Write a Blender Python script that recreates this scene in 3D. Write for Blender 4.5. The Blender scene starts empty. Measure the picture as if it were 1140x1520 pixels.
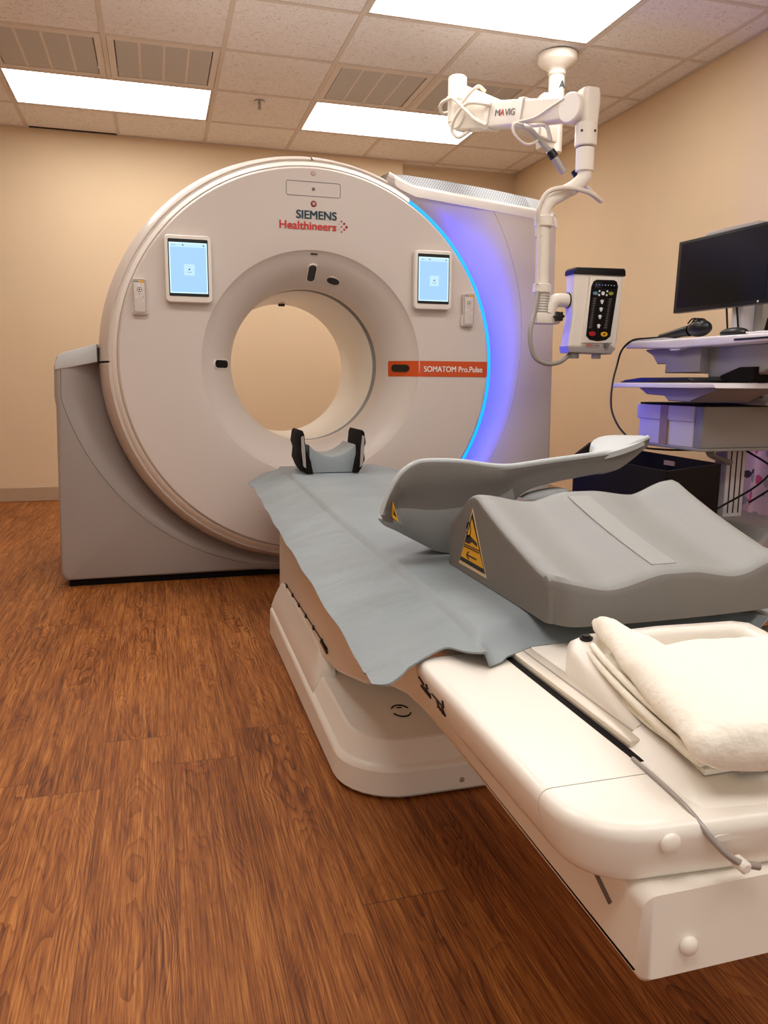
import bpy, bmesh, math, random
from mathutils import Vector, Matrix, noise
random.seed(7)
PI = math.pi
C = bpy.context.scene.collection

# ------------------------------------------------------------------ materials
def lin(c):
    c = c / 255.0
    return c / 12.92 if c <= 0.04045 else ((c + 0.055) / 1.055) ** 2.4
def rgb(r, g, b): return (lin(r), lin(g), lin(b), 1.0)

def base_mat(name):
    m = bpy.data.materials.new(name); m.use_nodes = True
    nt = m.node_tree; b = nt.nodes['Principled BSDF']
    return m, nt, b

def mat(name, col, rough=0.45, metal=0.0, var=0.04, scale=6.0, bump=0.0, bscale=200.0, spec=0.5, coat=0.0, stretch=(1, 1, 1)):
    m, nt, b = base_mat(name)
    tc = nt.nodes.new('ShaderNodeTexCoord')
    mp = nt.nodes.new('ShaderNodeMapping'); mp.inputs['Scale'].default_value = stretch
    nt.links.new(tc.outputs['Object'], mp.inputs['Vector'])
    n = nt.nodes.new('ShaderNodeTexNoise'); n.inputs['Scale'].default_value = scale; n.inputs['Detail'].default_value = 4
    nt.links.new(mp.outputs[0], n.inputs['Vector'])
    mx = nt.nodes.new('ShaderNodeMix'); mx.data_type = 'RGBA'
    mx.inputs[6].default_value = [c * (1 - var) for c in col[:3]] + [1]
    mx.inputs[7].default_value = [min(1, c * (1 + var)) for c in col[:3]] + [1]
    nt.links.new(n.outputs['Fac'], mx.inputs[0]); nt.links.new(mx.outputs[2], b.inputs['Base Color'])
    b.inputs['Roughness'].default_value = rough; b.inputs['Metallic'].default_value = metal
    b.inputs['Specular IOR Level'].default_value = spec; b.inputs['Coat Weight'].default_value = coat
    if bump:
        n2 = nt.nodes.new('ShaderNodeTexNoise'); n2.inputs['Scale'].default_value = bscale; n2.inputs['Detail'].default_value = 3
        nt.links.new(mp.outputs[0], n2.inputs['Vector'])
        bp = nt.nodes.new('ShaderNodeBump'); bp.inputs['Strength'].default_value = bump; bp.inputs['Distance'].default_value = 0.006 if name == 'cream_cotton' else 0.002
        nt.links.new(n2.outputs['Fac'], bp.inputs['Height']); nt.links.new(bp.outputs[0], b.inputs['Normal'])
    return m

def emit(name, col, strength):
    m, nt, b = base_mat(name)
    b.inputs['Base Color'].default_value = (0.02, 0.02, 0.02, 1)
    b.inputs['Emission Color'].default_value = col; b.inputs['Emission Strength'].default_value = strength
    b.inputs['Roughness'].default_value = 0.3
    return m

class NB:                                                            # tiny node-graph helper
    def __init__(s, nt): s.nt = nt
    def m(s, op, a, b=None, c=None):
        n = s.nt.nodes.new('ShaderNodeMath'); n.operation = op
        for i, v in enumerate((a, b, c)):
            if v is None: continue
            if isinstance(v, (int, float)): n.inputs[i].default_value = v
            else: s.nt.links.new(v, n.inputs[i])
        return n.outputs[0]
    def comb(s, x, y, z):
        n = s.nt.nodes.new('ShaderNodeCombineXYZ')
        for i, v in enumerate((x, y, z)):
            if isinstance(v, (int, float)): n.inputs[i].default_value = v
            else: s.nt.links.new(v, n.inputs[i])
        return n.outputs[0]
    def noise(s, vec, scale, detail=3, dist=0.0, rough=0.5):
        n = s.nt.nodes.new('ShaderNodeTexNoise'); n.inputs['Scale'].default_value = scale
        n.inputs['Detail'].default_value = detail; n.inputs['Distortion'].default_value = dist; n.inputs['Roughness'].default_value = rough
        s.nt.links.new(vec, n.inputs['Vector']); return n.outputs['Fac']
    def white(s, vec):
        n = s.nt.nodes.new('ShaderNodeTexWhiteNoise'); n.noise_dimensions = '3D'
        s.nt.links.new(vec, n.inputs['Vector']); return n.outputs['Value']
    def ramp(s, fac, stops):
        n = s.nt.nodes.new('ShaderNodeValToRGB'); e = n.color_ramp.elements
        e[0].position, e[0].color = stops[0]; e[1].position, e[1].color = stops[-1]
        for p, c in stops[1:-1]:
            k = e.new(p); k.color = c
        s.nt.links.new(fac, n.inputs['Fac']); return n.outputs['Color']
    def mix(s, fac, a, b, mode='MIX'):
        n = s.nt.nodes.new('ShaderNodeMix'); n.data_type = 'RGBA'; n.blend_type = mode
        for i, v in ((0, fac), (6, a), (7, b)):
            if isinstance(v, (int, float, tuple)): n.inputs[i].default_value = v
            else: s.nt.links.new(v, n.inputs[i])
        return n.outputs[2]
    def sep(s):
        tc = s.nt.nodes.new('ShaderNodeTexCoord'); n = s.nt.nodes.new('ShaderNodeSeparateXYZ')
        s.nt.links.new(tc.outputs['Object'], n.inputs[0]); return n.outputs[0], n.outputs[1], n.outputs[2], tc.outputs['Object']

def floor_mat():
    m, nt, b = base_mat('wood_plank_floor'); g = NB(nt); x, y, z, co = g.sep()
    W, L = 0.155, 1.22
    row = g.m('FLOOR', g.m('DIVIDE', x, W))
    off = g.m('MULTIPLY', g.white(g.comb(row, 3.3, 0.0)), L)
    yy = g.m('ADD', y, off); col = g.m('FLOOR', g.m('DIVIDE', yy, L))
    rnd = g.white(g.comb(row, col, 1.7)); rnd2 = g.white(g.comb(row, col, 9.1))
    vx = g.m('ADD', x, g.m('MULTIPLY', rnd, 13.0)); vy = g.m('ADD', y, g.m('MULTIPLY', rnd2, 37.0))
    v1 = g.comb(g.m('MULTIPLY', vx, 6.0), g.m('MULTIPLY', vy, 0.62), 0.0)
    wob = g.noise(g.comb(0.0, g.m('MULTIPLY', vy, 1.3), rnd), 1.0, 2)
    fx0 = g.m('SUBTRACT', g.m('FRACT', g.m('DIVIDE', x, W)), 0.5)
    u = g.m('ADD', fx0, g.m('MULTIPLY', g.m('SUBTRACT', wob, 0.5), 1.1))
    u = g.m('ADD', u, g.m('MULTIPLY', g.m('SUBTRACT', rnd2, 0.5), 0.5))
    lump = g.noise(g.comb(g.m('MULTIPLY', vx, 11.0), g.m('MULTIPLY', vy, 2.6), rnd), 1.0, 2, 0.3, 0.45)
    jit = g.noise(g.comb(g.m('MULTIPLY', vx, 60.0), g.m('MULTIPLY', vy, 8.0), 1.0), 1.0, 2)
    field = g.m('ADD', g.m('MULTIPLY', g.m('MULTIPLY', u, u), 2.6), g.m('MULTIPLY', vy, 0.30))
    field = g.m('ADD', field, g.m('ADD', g.m('MULTIPLY', lump, 1.25), g.m('MULTIPLY', jit, 0.045)))
    ph = g.m('FRACT', g.m('MULTIPLY', field, 12.0))
    rings = g.m('POWER', ph, 3.0)
    zone = g.m('MINIMUM', g.m('MULTIPLY', g.m('ADD', g.noise(g.comb(g.m('MULTIPLY', vx, 5.0), g.m('MULTIPLY', vy, 1.1), 6.0), 1.0, 2), -0.30), 2.4), 1.0)
    rings = g.m('MULTIPLY', rings, g.m('MAXIMUM', zone, 0.1))
    v2 = g.comb(g.m('MULTIPLY', vx, 330.0), g.m('MULTIPLY', vy, 7.0), 0.0)
    fine = g.noise(v2, 1.0, 4, 0.0, 0.75)
    v4 = g.comb(g.m('MULTIPLY', vx, 70.0), g.m('MULTIPLY', vy, 2.5), 2.0)
    med = g.noise(v4, 1.0, 3, 0.3, 0.6)
    v3 = g.comb(g.m('MULTIPLY', vx, 9.0), g.m('MULTIPLY', vy, 1.6), 0.0)
    broad = g.noise(v3, 1.0, 2, 0.4)
    t = g.m('ADD', g.m('ADD', g.m('MULTIPLY', fine, 1.15), g.m('MULTIPLY', med, 0.55)), g.m('MULTIPLY', broad, 0.40))
    t = g.m('SUBTRACT', t, g.m('MULTIPLY', g.m('MULTIPLY', rings, g.m('ADD', broad, 0.20)), 0.40))
    t = g.m('ADD', t, g.m('MULTIPLY', g.m('SUBTRACT', rnd, 0.5), 0.10))
    t = g.m('SUBTRACT', t, 0.235)
    c = g.ramp(t, [(0.49, (0.058, 0.014, 0.003, 1)), (0.66, (0.180, 0.051, 0.010, 1)), (0.84, (0.33, 0.108, 0.022, 1)), (1.0, (0.50, 0.20, 0.050, 1))])
    fx = g.m('FRACT', g.m('DIVIDE', x, W)); fy = g.m('FRACT', g.m('DIVIDE', yy, L))
    ex = g.m('MINIMUM', fx, g.m('SUBTRACT', 1.0, fx)); ey = g.m('MINIMUM', fy, g.m('SUBTRACT', 1.0, fy))
    gx = g.m('LESS_THAN', ex, 0.006); gy = g.m('LESS_THAN', ey, 0.0012)
    seam = g.m('MULTIPLY', g.m('MAXIMUM', gx, gy), 0.55)
    c = g.mix(seam, c, (0.05, 0.017, 0.006, 1))
    nt.links.new(c, b.inputs['Base Color'])
    nt.links.new(g.m('ADD', g.m('MULTIPLY', fine, 0.25), 0.40), b.inputs['Roughness'])
    b.inputs['Specular IOR Level'].default_value = 0.28
    bp = nt.nodes.new('ShaderNodeBump'); bp.inputs['Strength'].default_value = 0.25; bp.inputs['Distance'].default_value = 0.001
    nt.links.new(g.m('SUBTRACT', fine, seam), bp.inputs['Height']); nt.links.new(bp.outputs[0], b.inputs['Normal'])
    return m

def tile_mat():
    m, nt, b = base_mat('acoustic_tile'); g = NB(nt); x, y, z, co = g.sep()
    n1 = g.noise(co, 120.0, 3, 0.3, 0.7); n2 = g.noise(co, 45.0, 3, 1.0)
    v = g.m('ADD', g.m('MULTIPLY', n1, 0.6), g.m('MULTIPLY', n2, 0.4))
    c = g.ramp(v, [(0.36, rgb(196, 192, 190)), (0.46, rgb(238, 235, 234)), (0.7, rgb(246, 243, 242))])
    nt.links.new(c, b.inputs['Base Color']); b.inputs['Roughness'].default_value = 0.95; b.inputs['Specular IOR Level'].default_value = 0.1
    bp = nt.nodes.new('ShaderNodeBump'); bp.inputs['Strength'].default_value = 0.6; bp.inputs['Distance'].default_value = 0.003
    nt.links.new(v, bp.inputs['Height']); nt.links.new(bp.outputs[0], b.inputs['Normal'])
    return m

def grille_mat():
    m, nt, b = base_mat('perforated_metal'); g = NB(nt); x, y, z, co = g.sep()
    S = 0.0125
    v = g.m('DIVIDE', g.m('ADD', z, y), S * 1.25); r = g.m('FLOOR', v)
    u = g.m('ADD', g.m('DIVIDE', x, S), g.m('MULTIPLY', r, 0.5))
    fu = g.m('SUBTRACT', g.m('FRACT', u), 0.5); fv = g.m('SUBTRACT', g.m('FRACT', v), 0.5)
    d = g.m('SQRT', g.m('ADD', g.m('MULTIPLY', fu, fu), g.m('MULTIPLY', fv, fv)))
    hole = g.m('MULTIPLY', g.m('LESS_THAN', d, 0.34), g.m('LESS_THAN', x, 1.78))
    c = g.mix(hole, rgb(168, 170, 172), rgb(52, 52, 56))
    nt.links.new(c, b.inputs['Base Color']); b.inputs['Roughness'].default_value = 0.4; b.inputs['Metallic'].default_value = 0.2
    return m

def apron_mat():
    m, nt, b = base_mat('patterned_apron_cloth'); g = NB(nt); x, y, z, co = g.sep()
    v = nt.nodes.new('ShaderNodeTexVoronoi'); v.inputs['Scale'].default_value = 15.0; nt.links.new(co, v.inputs['Vector'])
    v2 = nt.nodes.new('ShaderNodeTexWhiteNoise'); nt.links.new(v.outputs['Position'], v2.inputs['Vector'])
    n = g.noise(co, 30.0, 2, 0.5)
    d = g.m('ADD', v.outputs['Distance'], g.m('MULTIPLY', n, 0.25))
    spot = g.m('LESS_THAN', d, 0.50)
    sc = g.ramp(v2.outputs['Value'], [(0.0, rgb(60, 45, 50)), (0.38, rgb(90, 70, 75)), (0.42, rgb(190, 70, 105)), (0.62, rgb(205, 120, 140)), (0.66, rgb(150, 140, 140)), (1.0, rgb(110, 95, 98))])
    sc.node.color_ramp.interpolation = 'CONSTANT'
    c = g.mix(spot, rgb(205, 170, 172), sc)
    nt.links.new(c, b.inputs['Base Color']); b.inputs['Roughness'].default_value = 0.8
    return m

def pad_mat():
    m, nt, b = base_mat('grey_vinyl_cover'); g = NB(nt); x, y, z, co = g.sep()
    # fine diagonal ribbing of the rubbery underside material on the flap
    w = g.m('SINE', g.m('MULTIPLY', g.m('ADD', y, g.m('MULTIPLY', x, 0.35)), 900.0))
    n = g.noise(co, 5.0, 4)
    c = g.ramp(n, [(0.3, rgb(132, 140, 143)), (0.7, rgb(142, 150, 153))])
    nt.links.new(c, b.inputs['Base Color']); b.inputs['Roughness'].default_value = 0.47
    wr = g.noise(g.comb(g.m('MULTIPLY', x, 2.5), g.m('MULTIPLY', y, 9.0), 0.0), 2.0, 3, 0.6)
    left = g.m('LESS_THAN', x, 0.40)
    h = g.m('ADD', g.m('MULTIPLY', g.m('MULTIPLY', w, 0.03), left), g.m('MULTIPLY', wr, 0.6))
    bp = nt.nodes.new('ShaderNodeBump'); bp.inputs['Strength'].default_value = 0.5; bp.inputs['Distance'].default_value = 0.012
    nt.links.new(h, bp.inputs['Height']); nt.links.new(bp.outputs[0], b.inputs['Normal'])
    return m

M = dict(
    wall=mat('tan_wall_covering', rgb(222, 197, 163), 0.75, var=0.035, scale=3.0, bump=0.25, bscale=160, spec=0.25),
    base=mat('tan_rubber_baseboard', rgb(178, 152, 124), 0.6, var=0.03),
    floor=floor_mat(), tile=tile_mat(),
    tbar=mat('painted_ceiling_rail', rgb(214, 203, 194), 0.5),
    vent=mat('painted_vent_metal', rgb(222, 214, 207), 0.5),
    louver=mat('vent_louver_mesh', rgb(196, 195, 193), 0.7, var=0.08, scale=40),
    dark=mat('dark_gap', rgb(38, 35, 34), 0.7),
    lamp=emit('troffer_diffuser', (1.0, 0.97, 0.93, 1), 8.4),
    shell=mat('white_plastic_shell', rgb(215, 203, 193), 0.30, var=0.012, scale=2, spec=0.4),
    shell2=mat('bright_plastic_shell', rgb(238, 229, 218), 0.25, var=0.01, scale=2, spec=0.45),
    tablew=mat('table_white_plastic', rgb(240, 232, 220), 0.28, var=0.01, scale=2, spec=0.45),
    greysh=mat('satin_grey_shell', rgb(164, 154, 147), 0.34, metal=0.15, var=0.02, scale=2),
    black=mat('black_plastic', rgb(14, 13, 13), 0.35, var=0.1, spec=0.4),
    blackm=mat('matt_black', rgb(20, 15, 13), 0.85, var=0.15, spec=0.15),
    glass=mat('black_sensor_glass', rgb(16, 16, 18), 0.08, var=0.2, scale=60),
    orange=mat('orange_band_paint', rgb(208, 78, 18), 0.35, var=0.02),
    teal=mat('dark_teal_ink', rgb(0, 52, 68), 0.5), red=mat('red_ink', rgb(206, 42, 24), 0.5),
    darkred=mat('dark_red_ink', rgb(140, 12, 40), 0.5), whiteink=mat('white_ink', rgb(240, 236, 228), 0.5),
    greyink=mat('grey_ink', rgb(110, 104, 102), 0.5),
    pad=pad_mat(),
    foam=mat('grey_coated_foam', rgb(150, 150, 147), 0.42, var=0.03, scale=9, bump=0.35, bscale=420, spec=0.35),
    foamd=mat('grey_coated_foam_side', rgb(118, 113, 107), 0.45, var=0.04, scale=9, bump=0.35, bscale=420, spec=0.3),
    foaml2=mat('band_grey_foam', rgb(160, 161, 157), 0.42, var=0.02, scale=9, bump=0.3, bscale=420),
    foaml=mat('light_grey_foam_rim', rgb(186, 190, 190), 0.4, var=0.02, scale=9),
    yellow=mat('warning_yellow', rgb(232, 168, 12), 0.5, var=0.03), cream=mat('sticker_border', rgb(226, 196, 150), 0.5),
    alu=mat('brushed_aluminium_rail', rgb(226, 216, 200), 0.3, metal=0.35, stretch=(1, .05, 1), scale=200),
    linen=mat('cream_cotton', rgb(250, 243, 228), 0.85, var=0.03, scale=20, bump=0.9, bscale=38, spec=0.1),
    armw=mat('arm_enamel', rgb(232, 222, 208), 0.3, var=0.01), armg=mat('arm_grey_plastic', rgb(170, 165, 158), 0.35),
    cable=mat('light_cable_rubber', rgb(222, 210, 194), 0.4), cableg=mat('grey_cable_rubber', rgb(160, 152, 142), 0.4),
    steel=mat('steel', rgb(170, 168, 165), 0.25, metal=0.8), paper=mat('paper', rgb(228, 222, 226), 0.7),
    cartw=mat('cart_white_plastic', rgb(226, 220, 224), 0.35), cartg=mat('cart_grey_plastic', rgb(150, 146, 143), 0.45, bump=0.1),
    cartu=mat('cart_underside_plastic', rgb(150, 142, 146), 0.45), box=mat('white_cardboard', rgb(226, 218, 232), 0.7),
    tape=mat('brown_tape', rgb(164, 136, 118), 0.5), apron=apron_mat(), grille=grille_mat(),
    cyan=emit('led_cyan', (0.0, 0.41, 1.0, 1), 1.25), blue=emit('blue_glow_emitter', (0.0, 0.018, 1.0, 1), 15.0),
    screen=emit('tablet_screen_blue', (0.36, 0.62, 1.0, 1), 0.95), screenl=emit('tablet_screen_light', (0.50, 0.76, 1.0, 1), 0.98),
    screenh=emit('tablet_screen_edge', (0.62, 0.86, 1.0, 1), 1.1),
    monitor=mat('monitor_glass', rgb(9, 8, 8), 0.4, var=0.1, spec=0.2),
    capg=mat('grey_cap_plastic', rgb(200, 200, 198), 0.3), pink=mat('soft_pink_ink', rgb(196, 168, 160), 0.5),
    ledb=emit('indicator_blue', (0.15, 0.25, 1.0, 1), 0.8), bluebtn=mat('blue_key', rgb(92, 132, 160), 0.4), greenbtn=mat('green_key', rgb(142, 148, 40), 0.4),
    redbtn=mat('red_key', rgb(178, 22, 22), 0.4), whitekey=mat('white_key', rgb(226, 222, 220), 0.4),
)

# ------------------------------------------------------------------ builders
def link(name, bm, m, parent=None, smooth=38, bevel=None):
    me = bpy.data.meshes.new(name); bm.normal_update(); bm.to_mesh(me); bm.free()
    mats = m if isinstance(m, (list, tuple)) else [m]
    for k in mats: me.materials.append(M[k])
    if smooth:
        for p in me.polygons: p.use_smooth = True
        me.set_sharp_from_angle(angle=math.radians(smooth))
    o = bpy.data.objects.new(name, me); C.objects.link(o)
    if parent:
        o.parent = parent
        if parent.type == 'EMPTY': o.matrix_parent_inverse = Matrix.Translation(-parent.location)
    return o
def thing(name, label, cat, loc=(0, 0, 0), group=None):
    o = bpy.data.objects.new(name, None); C.objects.link(o); o.location = loc; o.empty_display_size = 0.05
    o['label'] = label; o['category'] = cat
    if group: o['group'] = group
    return o
def tag(o, label, cat, group=None):
    o['label'] = label; o['category'] = cat
    if group: o['group'] = group
    return o
def struct(o): o['kind'] = 'structure'; return o

def box(bm, x0, x1, y0, y1, z0, z1, bev=0.0, seg=2, mi=0):
    r = bmesh.ops.create_cube(bm, size=1.0); vs = r['verts']
    for v in vs: v.co = Vector(((x0 + x1) / 2 + v.co.x * (x1 - x0), (y0 + y1) / 2 + v.co.y * (y1 - y0), (z0 + z1) / 2 + v.co.z * (z1 - z0)))
    fs = list({f for v in vs for f in v.link_faces})
    for f in fs: f.material_index = mi
    if bev:
        es = list({e for v in vs for e in v.link_edges})
        bmesh.ops.bevel(bm, geom=es, offset=bev, segments=seg, profile=0.5, affect='EDGES')
    return bm
def bx(*a, **k): return box(bmesh.new(), *a, **k)

AX = {'x': lambda a, b, t: Vector((t, a, b)), 'y': lambda a, b, t: Vector((a, t, b)), 'z': lambda a, b, t: Vector((a, b, t))}
def prism(bm, pts, axis, t0, t1, bev=0.0, seg=2, mi=0):
    f = AX[axis]; n = len(pts)
    A = [bm.verts.new(f(a, b, t0)) for a, b in pts]; B = [bm.verts.new(f(a, b, t1)) for a, b in pts]
    fs = [bm.faces.new(A), bm.faces.new(B[::-1])]
    for i in range(n):
        j = (i + 1) % n; fs.append(bm.faces.new((A[j], A[i], B[i], B[j])))
    for q in fs: q.material_index = mi
    bmesh.ops.recalc_face_normals(bm, faces=fs)
    if bev:
        es = list({e for q in fs[:2] for e in q.edges})
        bmesh.ops.bevel(bm, geom=es, offset=bev, segments=seg, profile=0.5, affect='EDGES')
    return bm
def rrect(x0, x1, y0, y1, r, n=6):
    p = []
    for cx, cy, a in ((x1 - r, y1 - r, 0), (x0 + r, y1 - r, 90), (x0 + r, y0 + r, 180), (x1 - r, y0 + r, 270)):
        for k in range(n + 1):
            t = math.radians(a + 90 * k / n); p.append((cx + r * math.cos(t), cy + r * math.sin(t)))
    return p
def circ(cx, cy, r, n=24, ry=None):
    return [(cx + r * math.cos(2 * PI * k / n), cy + (ry or r) * math.sin(2 * PI * k / n)) for k in range(n)]
def loft(bm, secs, cap0=True, cap1=True, closed=True, mi=0):
    rows = [[bm.verts.new(p) for p in s] for s in secs]; n = len(rows[0]); fs = []
    for a, b in zip(rows, rows[1:]):
        for i in range(n if closed else n - 1):
            j = (i + 1) % n
            try: fs.append(bm.faces.new((a[i], a[j], b[j], b[i])))
            except ValueError: pass
    if closed and cap0: fs.append(bm.faces.new(rows[0][::-1]))
    if closed and cap1: fs.append(bm.faces.new(rows[-1]))
    for f in fs: f.material_index = mi
    bmesh.ops.recalc_face_normals(bm, faces=fs)
    return bm
def smooth_path(pts, sub=8):
    P = [Vector(p) for p in pts]; P = [P[0] * 2 - P[1]] + P + [P[-1] * 2 - P[-2]]; out = []
    for i in range(1, len(P) - 2):
        p0, p1, p2, p3 = P[i - 1:i + 3]
        for k in range(sub):
            t = k / sub
            out.append(0.5 * ((2 * p1) + (p2 - p0) * t + (2 * p0 - 5 * p1 + 4 * p2 - p3) * t * t + (3 * p1 - p0 - 3 * p2 + p3) * t ** 3))
    out.append(P[-2]); return out
def tube(bm, pts, r, n=12, sub=8, smooth=True, mi=0, flat=None):
    path = smooth_path(pts, sub) if smooth else [Vector(p) for p in pts]
    rr = r if callable(r) else (lambda t: r)
    secs = []; up = Vector((0, 0, 1)); prev = None
    for i, p in enumerate(path):
        d = (path[min(i + 1, len(path) - 1)] - path[max(i - 1, 0)]).normalized()
        if prev is None:
            a = d.cross(up)
            if a.length < 1e-3: a = d.cross(Vector((1, 0, 0)))
            a.normalize()
        else: a = (prev - d * prev.dot(d)).normalized()
        prev = a; b = d.cross(a); R = rr(i / (len(path) - 1)); fl = flat or 1.0
        secs.append([p + a * R * math.cos(2 * PI * k / n) + b * R * fl * math.sin(2 * PI * k / n) for k in range(n)])
    return loft(bm, secs, mi=mi)
def cyl(bm, p0, p1, r, n=24, r1=None, bev=0.0, mi=0):
    p0, p1 = Vector(p0), Vector(p1); L = (p1 - p0).length; r1 = r if r1 is None else r1
    if bev:
        d = (p1 - p0) / L
        ts = [(0, r - bev), (bev, r), (L - bev, r1), (L, r1 - bev)]
    else: d = (p1 - p0) / L; ts = [(0, r), (L, r1)]
    a = d.cross(Vector((0, 0, 1)));
    if a.length < 1e-3: a = Vector((1, 0, 0))
    a.normalize(); b = d.cross(a)
    return loft(bm, [[p0 + d * t + (a * math.cos(2 * PI * k / n) + b * math.sin(2 * PI * k / n)) * q for k in range(n)] for t, q in ts], mi=mi)
def ellipsoid(bm, c, rx, ry, rz, n=20):
    r = bmesh.ops.create_uvsphere(bm, u_segments=n, v_segments=n // 2, radius=1.0)
    for v in r['verts']: v.co = Vector((c[0] + v.co.x * rx, c[1] + v.co.y * ry, c[2] + v.co.z * rz))
    return bm
def text_mesh(name, s, size, mkey, parent, mtx, bold=0.0, depth=0.0008, align='LEFT', width=None, shear=0.0, spacing=1.0):
    cu = bpy.data.curves.new(name, 'FONT'); cu.body = s; cu.size = size; cu.extrude = depth; cu.offset = 0.0
    cu.align_x = align; cu.shear = shear; cu.space_character = spacing
    o = bpy.data.objects.new(name, cu); C.objects.link(o)
    dg = bpy.context.evaluated_depsgraph_get(); me = bpy.data.meshes.new_from_object(o.evaluated_get(dg))
    bpy.data.objects.remove(o)
    if width:
        xs = [v.co.x for v in me.vertices]; w = max(xs) - min(xs); x0 = min(xs)
        for v in me.vertices: v.co.x = (v.co.x - x0) * width / w
    me.transform(mtx); me.materials.clear(); me.materials.append(M[mkey])
    bm = bmesh.new(); bm.from_mesh(me)
    if bold:                                                          # heavier strokes
        d = mtx.to_3x3() @ Vector((1, 0, 0)); e = mtx.to_3x3() @ Vector((0, 1, 0)); nz = mtx.to_3x3() @ Vector((0, 0, 1))
        for k, (p, q) in enumerate(((-1, .5), (1, .5), (-1, -.5), (1, -.5))):
            m2 = me.copy(); m2.transform(Matrix.Translation(d * p * bold + e * q * bold + nz * .00008 * (k + 1))); bm.from_mesh(m2); bpy.data.meshes.remove(m2)
    bpy.data.meshes.remove(me)
    return link(name, bm, mkey, parent, smooth=None)
FACE_Y = lambda x, y, z: Matrix.Translation((x, y, z)) @ Matrix.Rotation(PI / 2, 4, 'X')      # text facing -Y

# ------------------------------------------------------------------ room
H = 2.65; XR = 3.0; XL = -2.6; YB = 6.30; YB2 = 6.42; YF = -1.6; XJ = 1.965
T = 0.6096; GX, GY = -0.194, 5.788            # ceiling grid origin
struct(link('floor', bx(XL, XR, YF, YB2, -0.05, 0.0), 'floor', smooth=None))
struct(link('wall_right', bx(XR, XR + 0.1, YF, YB2 + 0.1, 0, H + 0.1), 'wall', smooth=None))
struct(link('wall_left', bx(XL - 0.1, XL, YF, YB2 + 0.1, 0, H + 0.1), 'wall', smooth=None))
#struct(link('wall_front', bx(XL, XR, YF - 0.1, YF, 0, H + 0.1), 'wall', smooth=None))
b = bx(XL, XJ, YB, YB2 + 0.1, 0, H); box(b, XJ, XR, YB2, YB2 + 0.1, 0, H)
struct(link('wall_back', b, 'wall', smooth=None))
for nm, a in (('baseboard_back', (XL, XJ + .01, YB - 0.012, YB, 0, 0.105)), ('baseboard_right', (XR - 0.012, XR, YF, YB2, 0, 0.105)), ('baseboard_left', (XL, XL + 0.012, YF, YB, 0, 0.105))):
    struct(link(nm, bx(*a, bev=0.004), 'base', smooth=None))
# lights and vents occupy cells of the grid: (col, row) cell spans col..col+1, row..row+1
lights = [(-1, 0), (2, 0), (-1, 3), (2, 3), (-1, 6), (2, 6), (-1, 9), (2, 9)]
vents = [(-1, 1), (0, 1), (2, 1), (3, 1)]
used = set()
for c, r in lights: used |= {(c, r), (c + 1, r)}
used |= set(vents)
cb = bmesh.new()
cell = lambda c, r: (GX + c * T, GX + (c + 1) * T, GY - (r + 1) * T, GY - r * T)
for c in range(-4, 6):
    for r in range(-2, 13):
        if (c, r) in used: continue
        x0, x1, y0, y1 = cell(c, r); x0 = max(x0, XL); x1 = min(x1, XR); y0 = max(y0, YF)
        y1 = min(y1, YB2)
        if x1 - x0 < .01 or y1 - y0 < .01: continue
        box(cb, x0 + .004, x1 - .004, y0 + .004, y1 - .004, H, H + .015)
struct(link('ceiling', cb, 'tile', smooth=None))
gb = bmesh.new()
lit = {(c, r) for c, r in lights}
for c in range(-3, 6):
    x = GX + c * T
    for r in range(-2, 13):
        if (c - 1, r) in lit: continue
        box(gb, x - .012, x + .012, max(YF, GY - (r + 1) * T), min(YB2, GY - r * T), H - .004, H + .004)
for r in range(-1, 13):
    y = GY - r * T; box(gb, XL, XR, y - .012, y + .012, H - .0035, H + .0045)
box(gb, XL, XR, YB - .022, YB, H - .005, H + .004); box(gb, XR - .022, XR, YF, YB2, H - .005, H + .004)
struct(link('trim_1', gb, 'tbar', smooth=None))
struct(link('trim_2', bx(XL, XR, YF, YB2, H + .06, H + .08), 'dark', smooth=None))          # plenum deck above the tiles
struct(link('trim_3', bx(GX - T + .02, GX - .005, YB - .036, YB - .022, H - .007, H + .002), 'dark', smooth=None))  # gap at the wall edge

LL = {(-1, 0): 'long bright ceiling light panel at upper left, below two vents', (2, 0): 'bright ceiling light panel above the scanner top, behind the jointed arm',
      (2, 3): 'largest bright ceiling light panel, cut by the top edge of the photo'}
for c, r in lights:
    x0, x1 = GX + c * T + .014, GX + (c + 2) * T - .014; y0, y1 = GY - (r + 1) * T + .014, GY - r * T - .014
    t = thing('ceiling_light', LL.get((c, r), 'ceiling light panel above or behind the viewer, outside the photo frame'), 'ceiling light', ((x0 + x1) / 2, (y0 + y1) / 2, H), 'recessed ceiling light panels')
    f = bmesh.new()
    for a in ((x0, x1, y0, y0 + .012), (x0, x1, y1 - .012, y1), (x0, x0 + .012, y0 + .012, y1 - .012), (x1 - .012, x1, y0 + .012, y1 - .012)): box(f, *a, H - .002, H + .05)
    link('frame', f, 'tbar', t, smooth=None)
    link('diffuser', bx(x0 + .012, x1 - .012, y0 + .012, y1 - .012, H + .001, H + .008), 'lamp', t, smooth=None)
VL = {(-1, 1): 'slatted ceiling vent at the far left, above the left light panel', (0, 1): 'slatted ceiling vent, second from the left, above the right half of the left light panel',
      (2, 1): 'slatted ceiling vent above the left half of the middle light panel', (3, 1): 'slatted ceiling vent half hidden behind the white jointed arm'}
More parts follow.
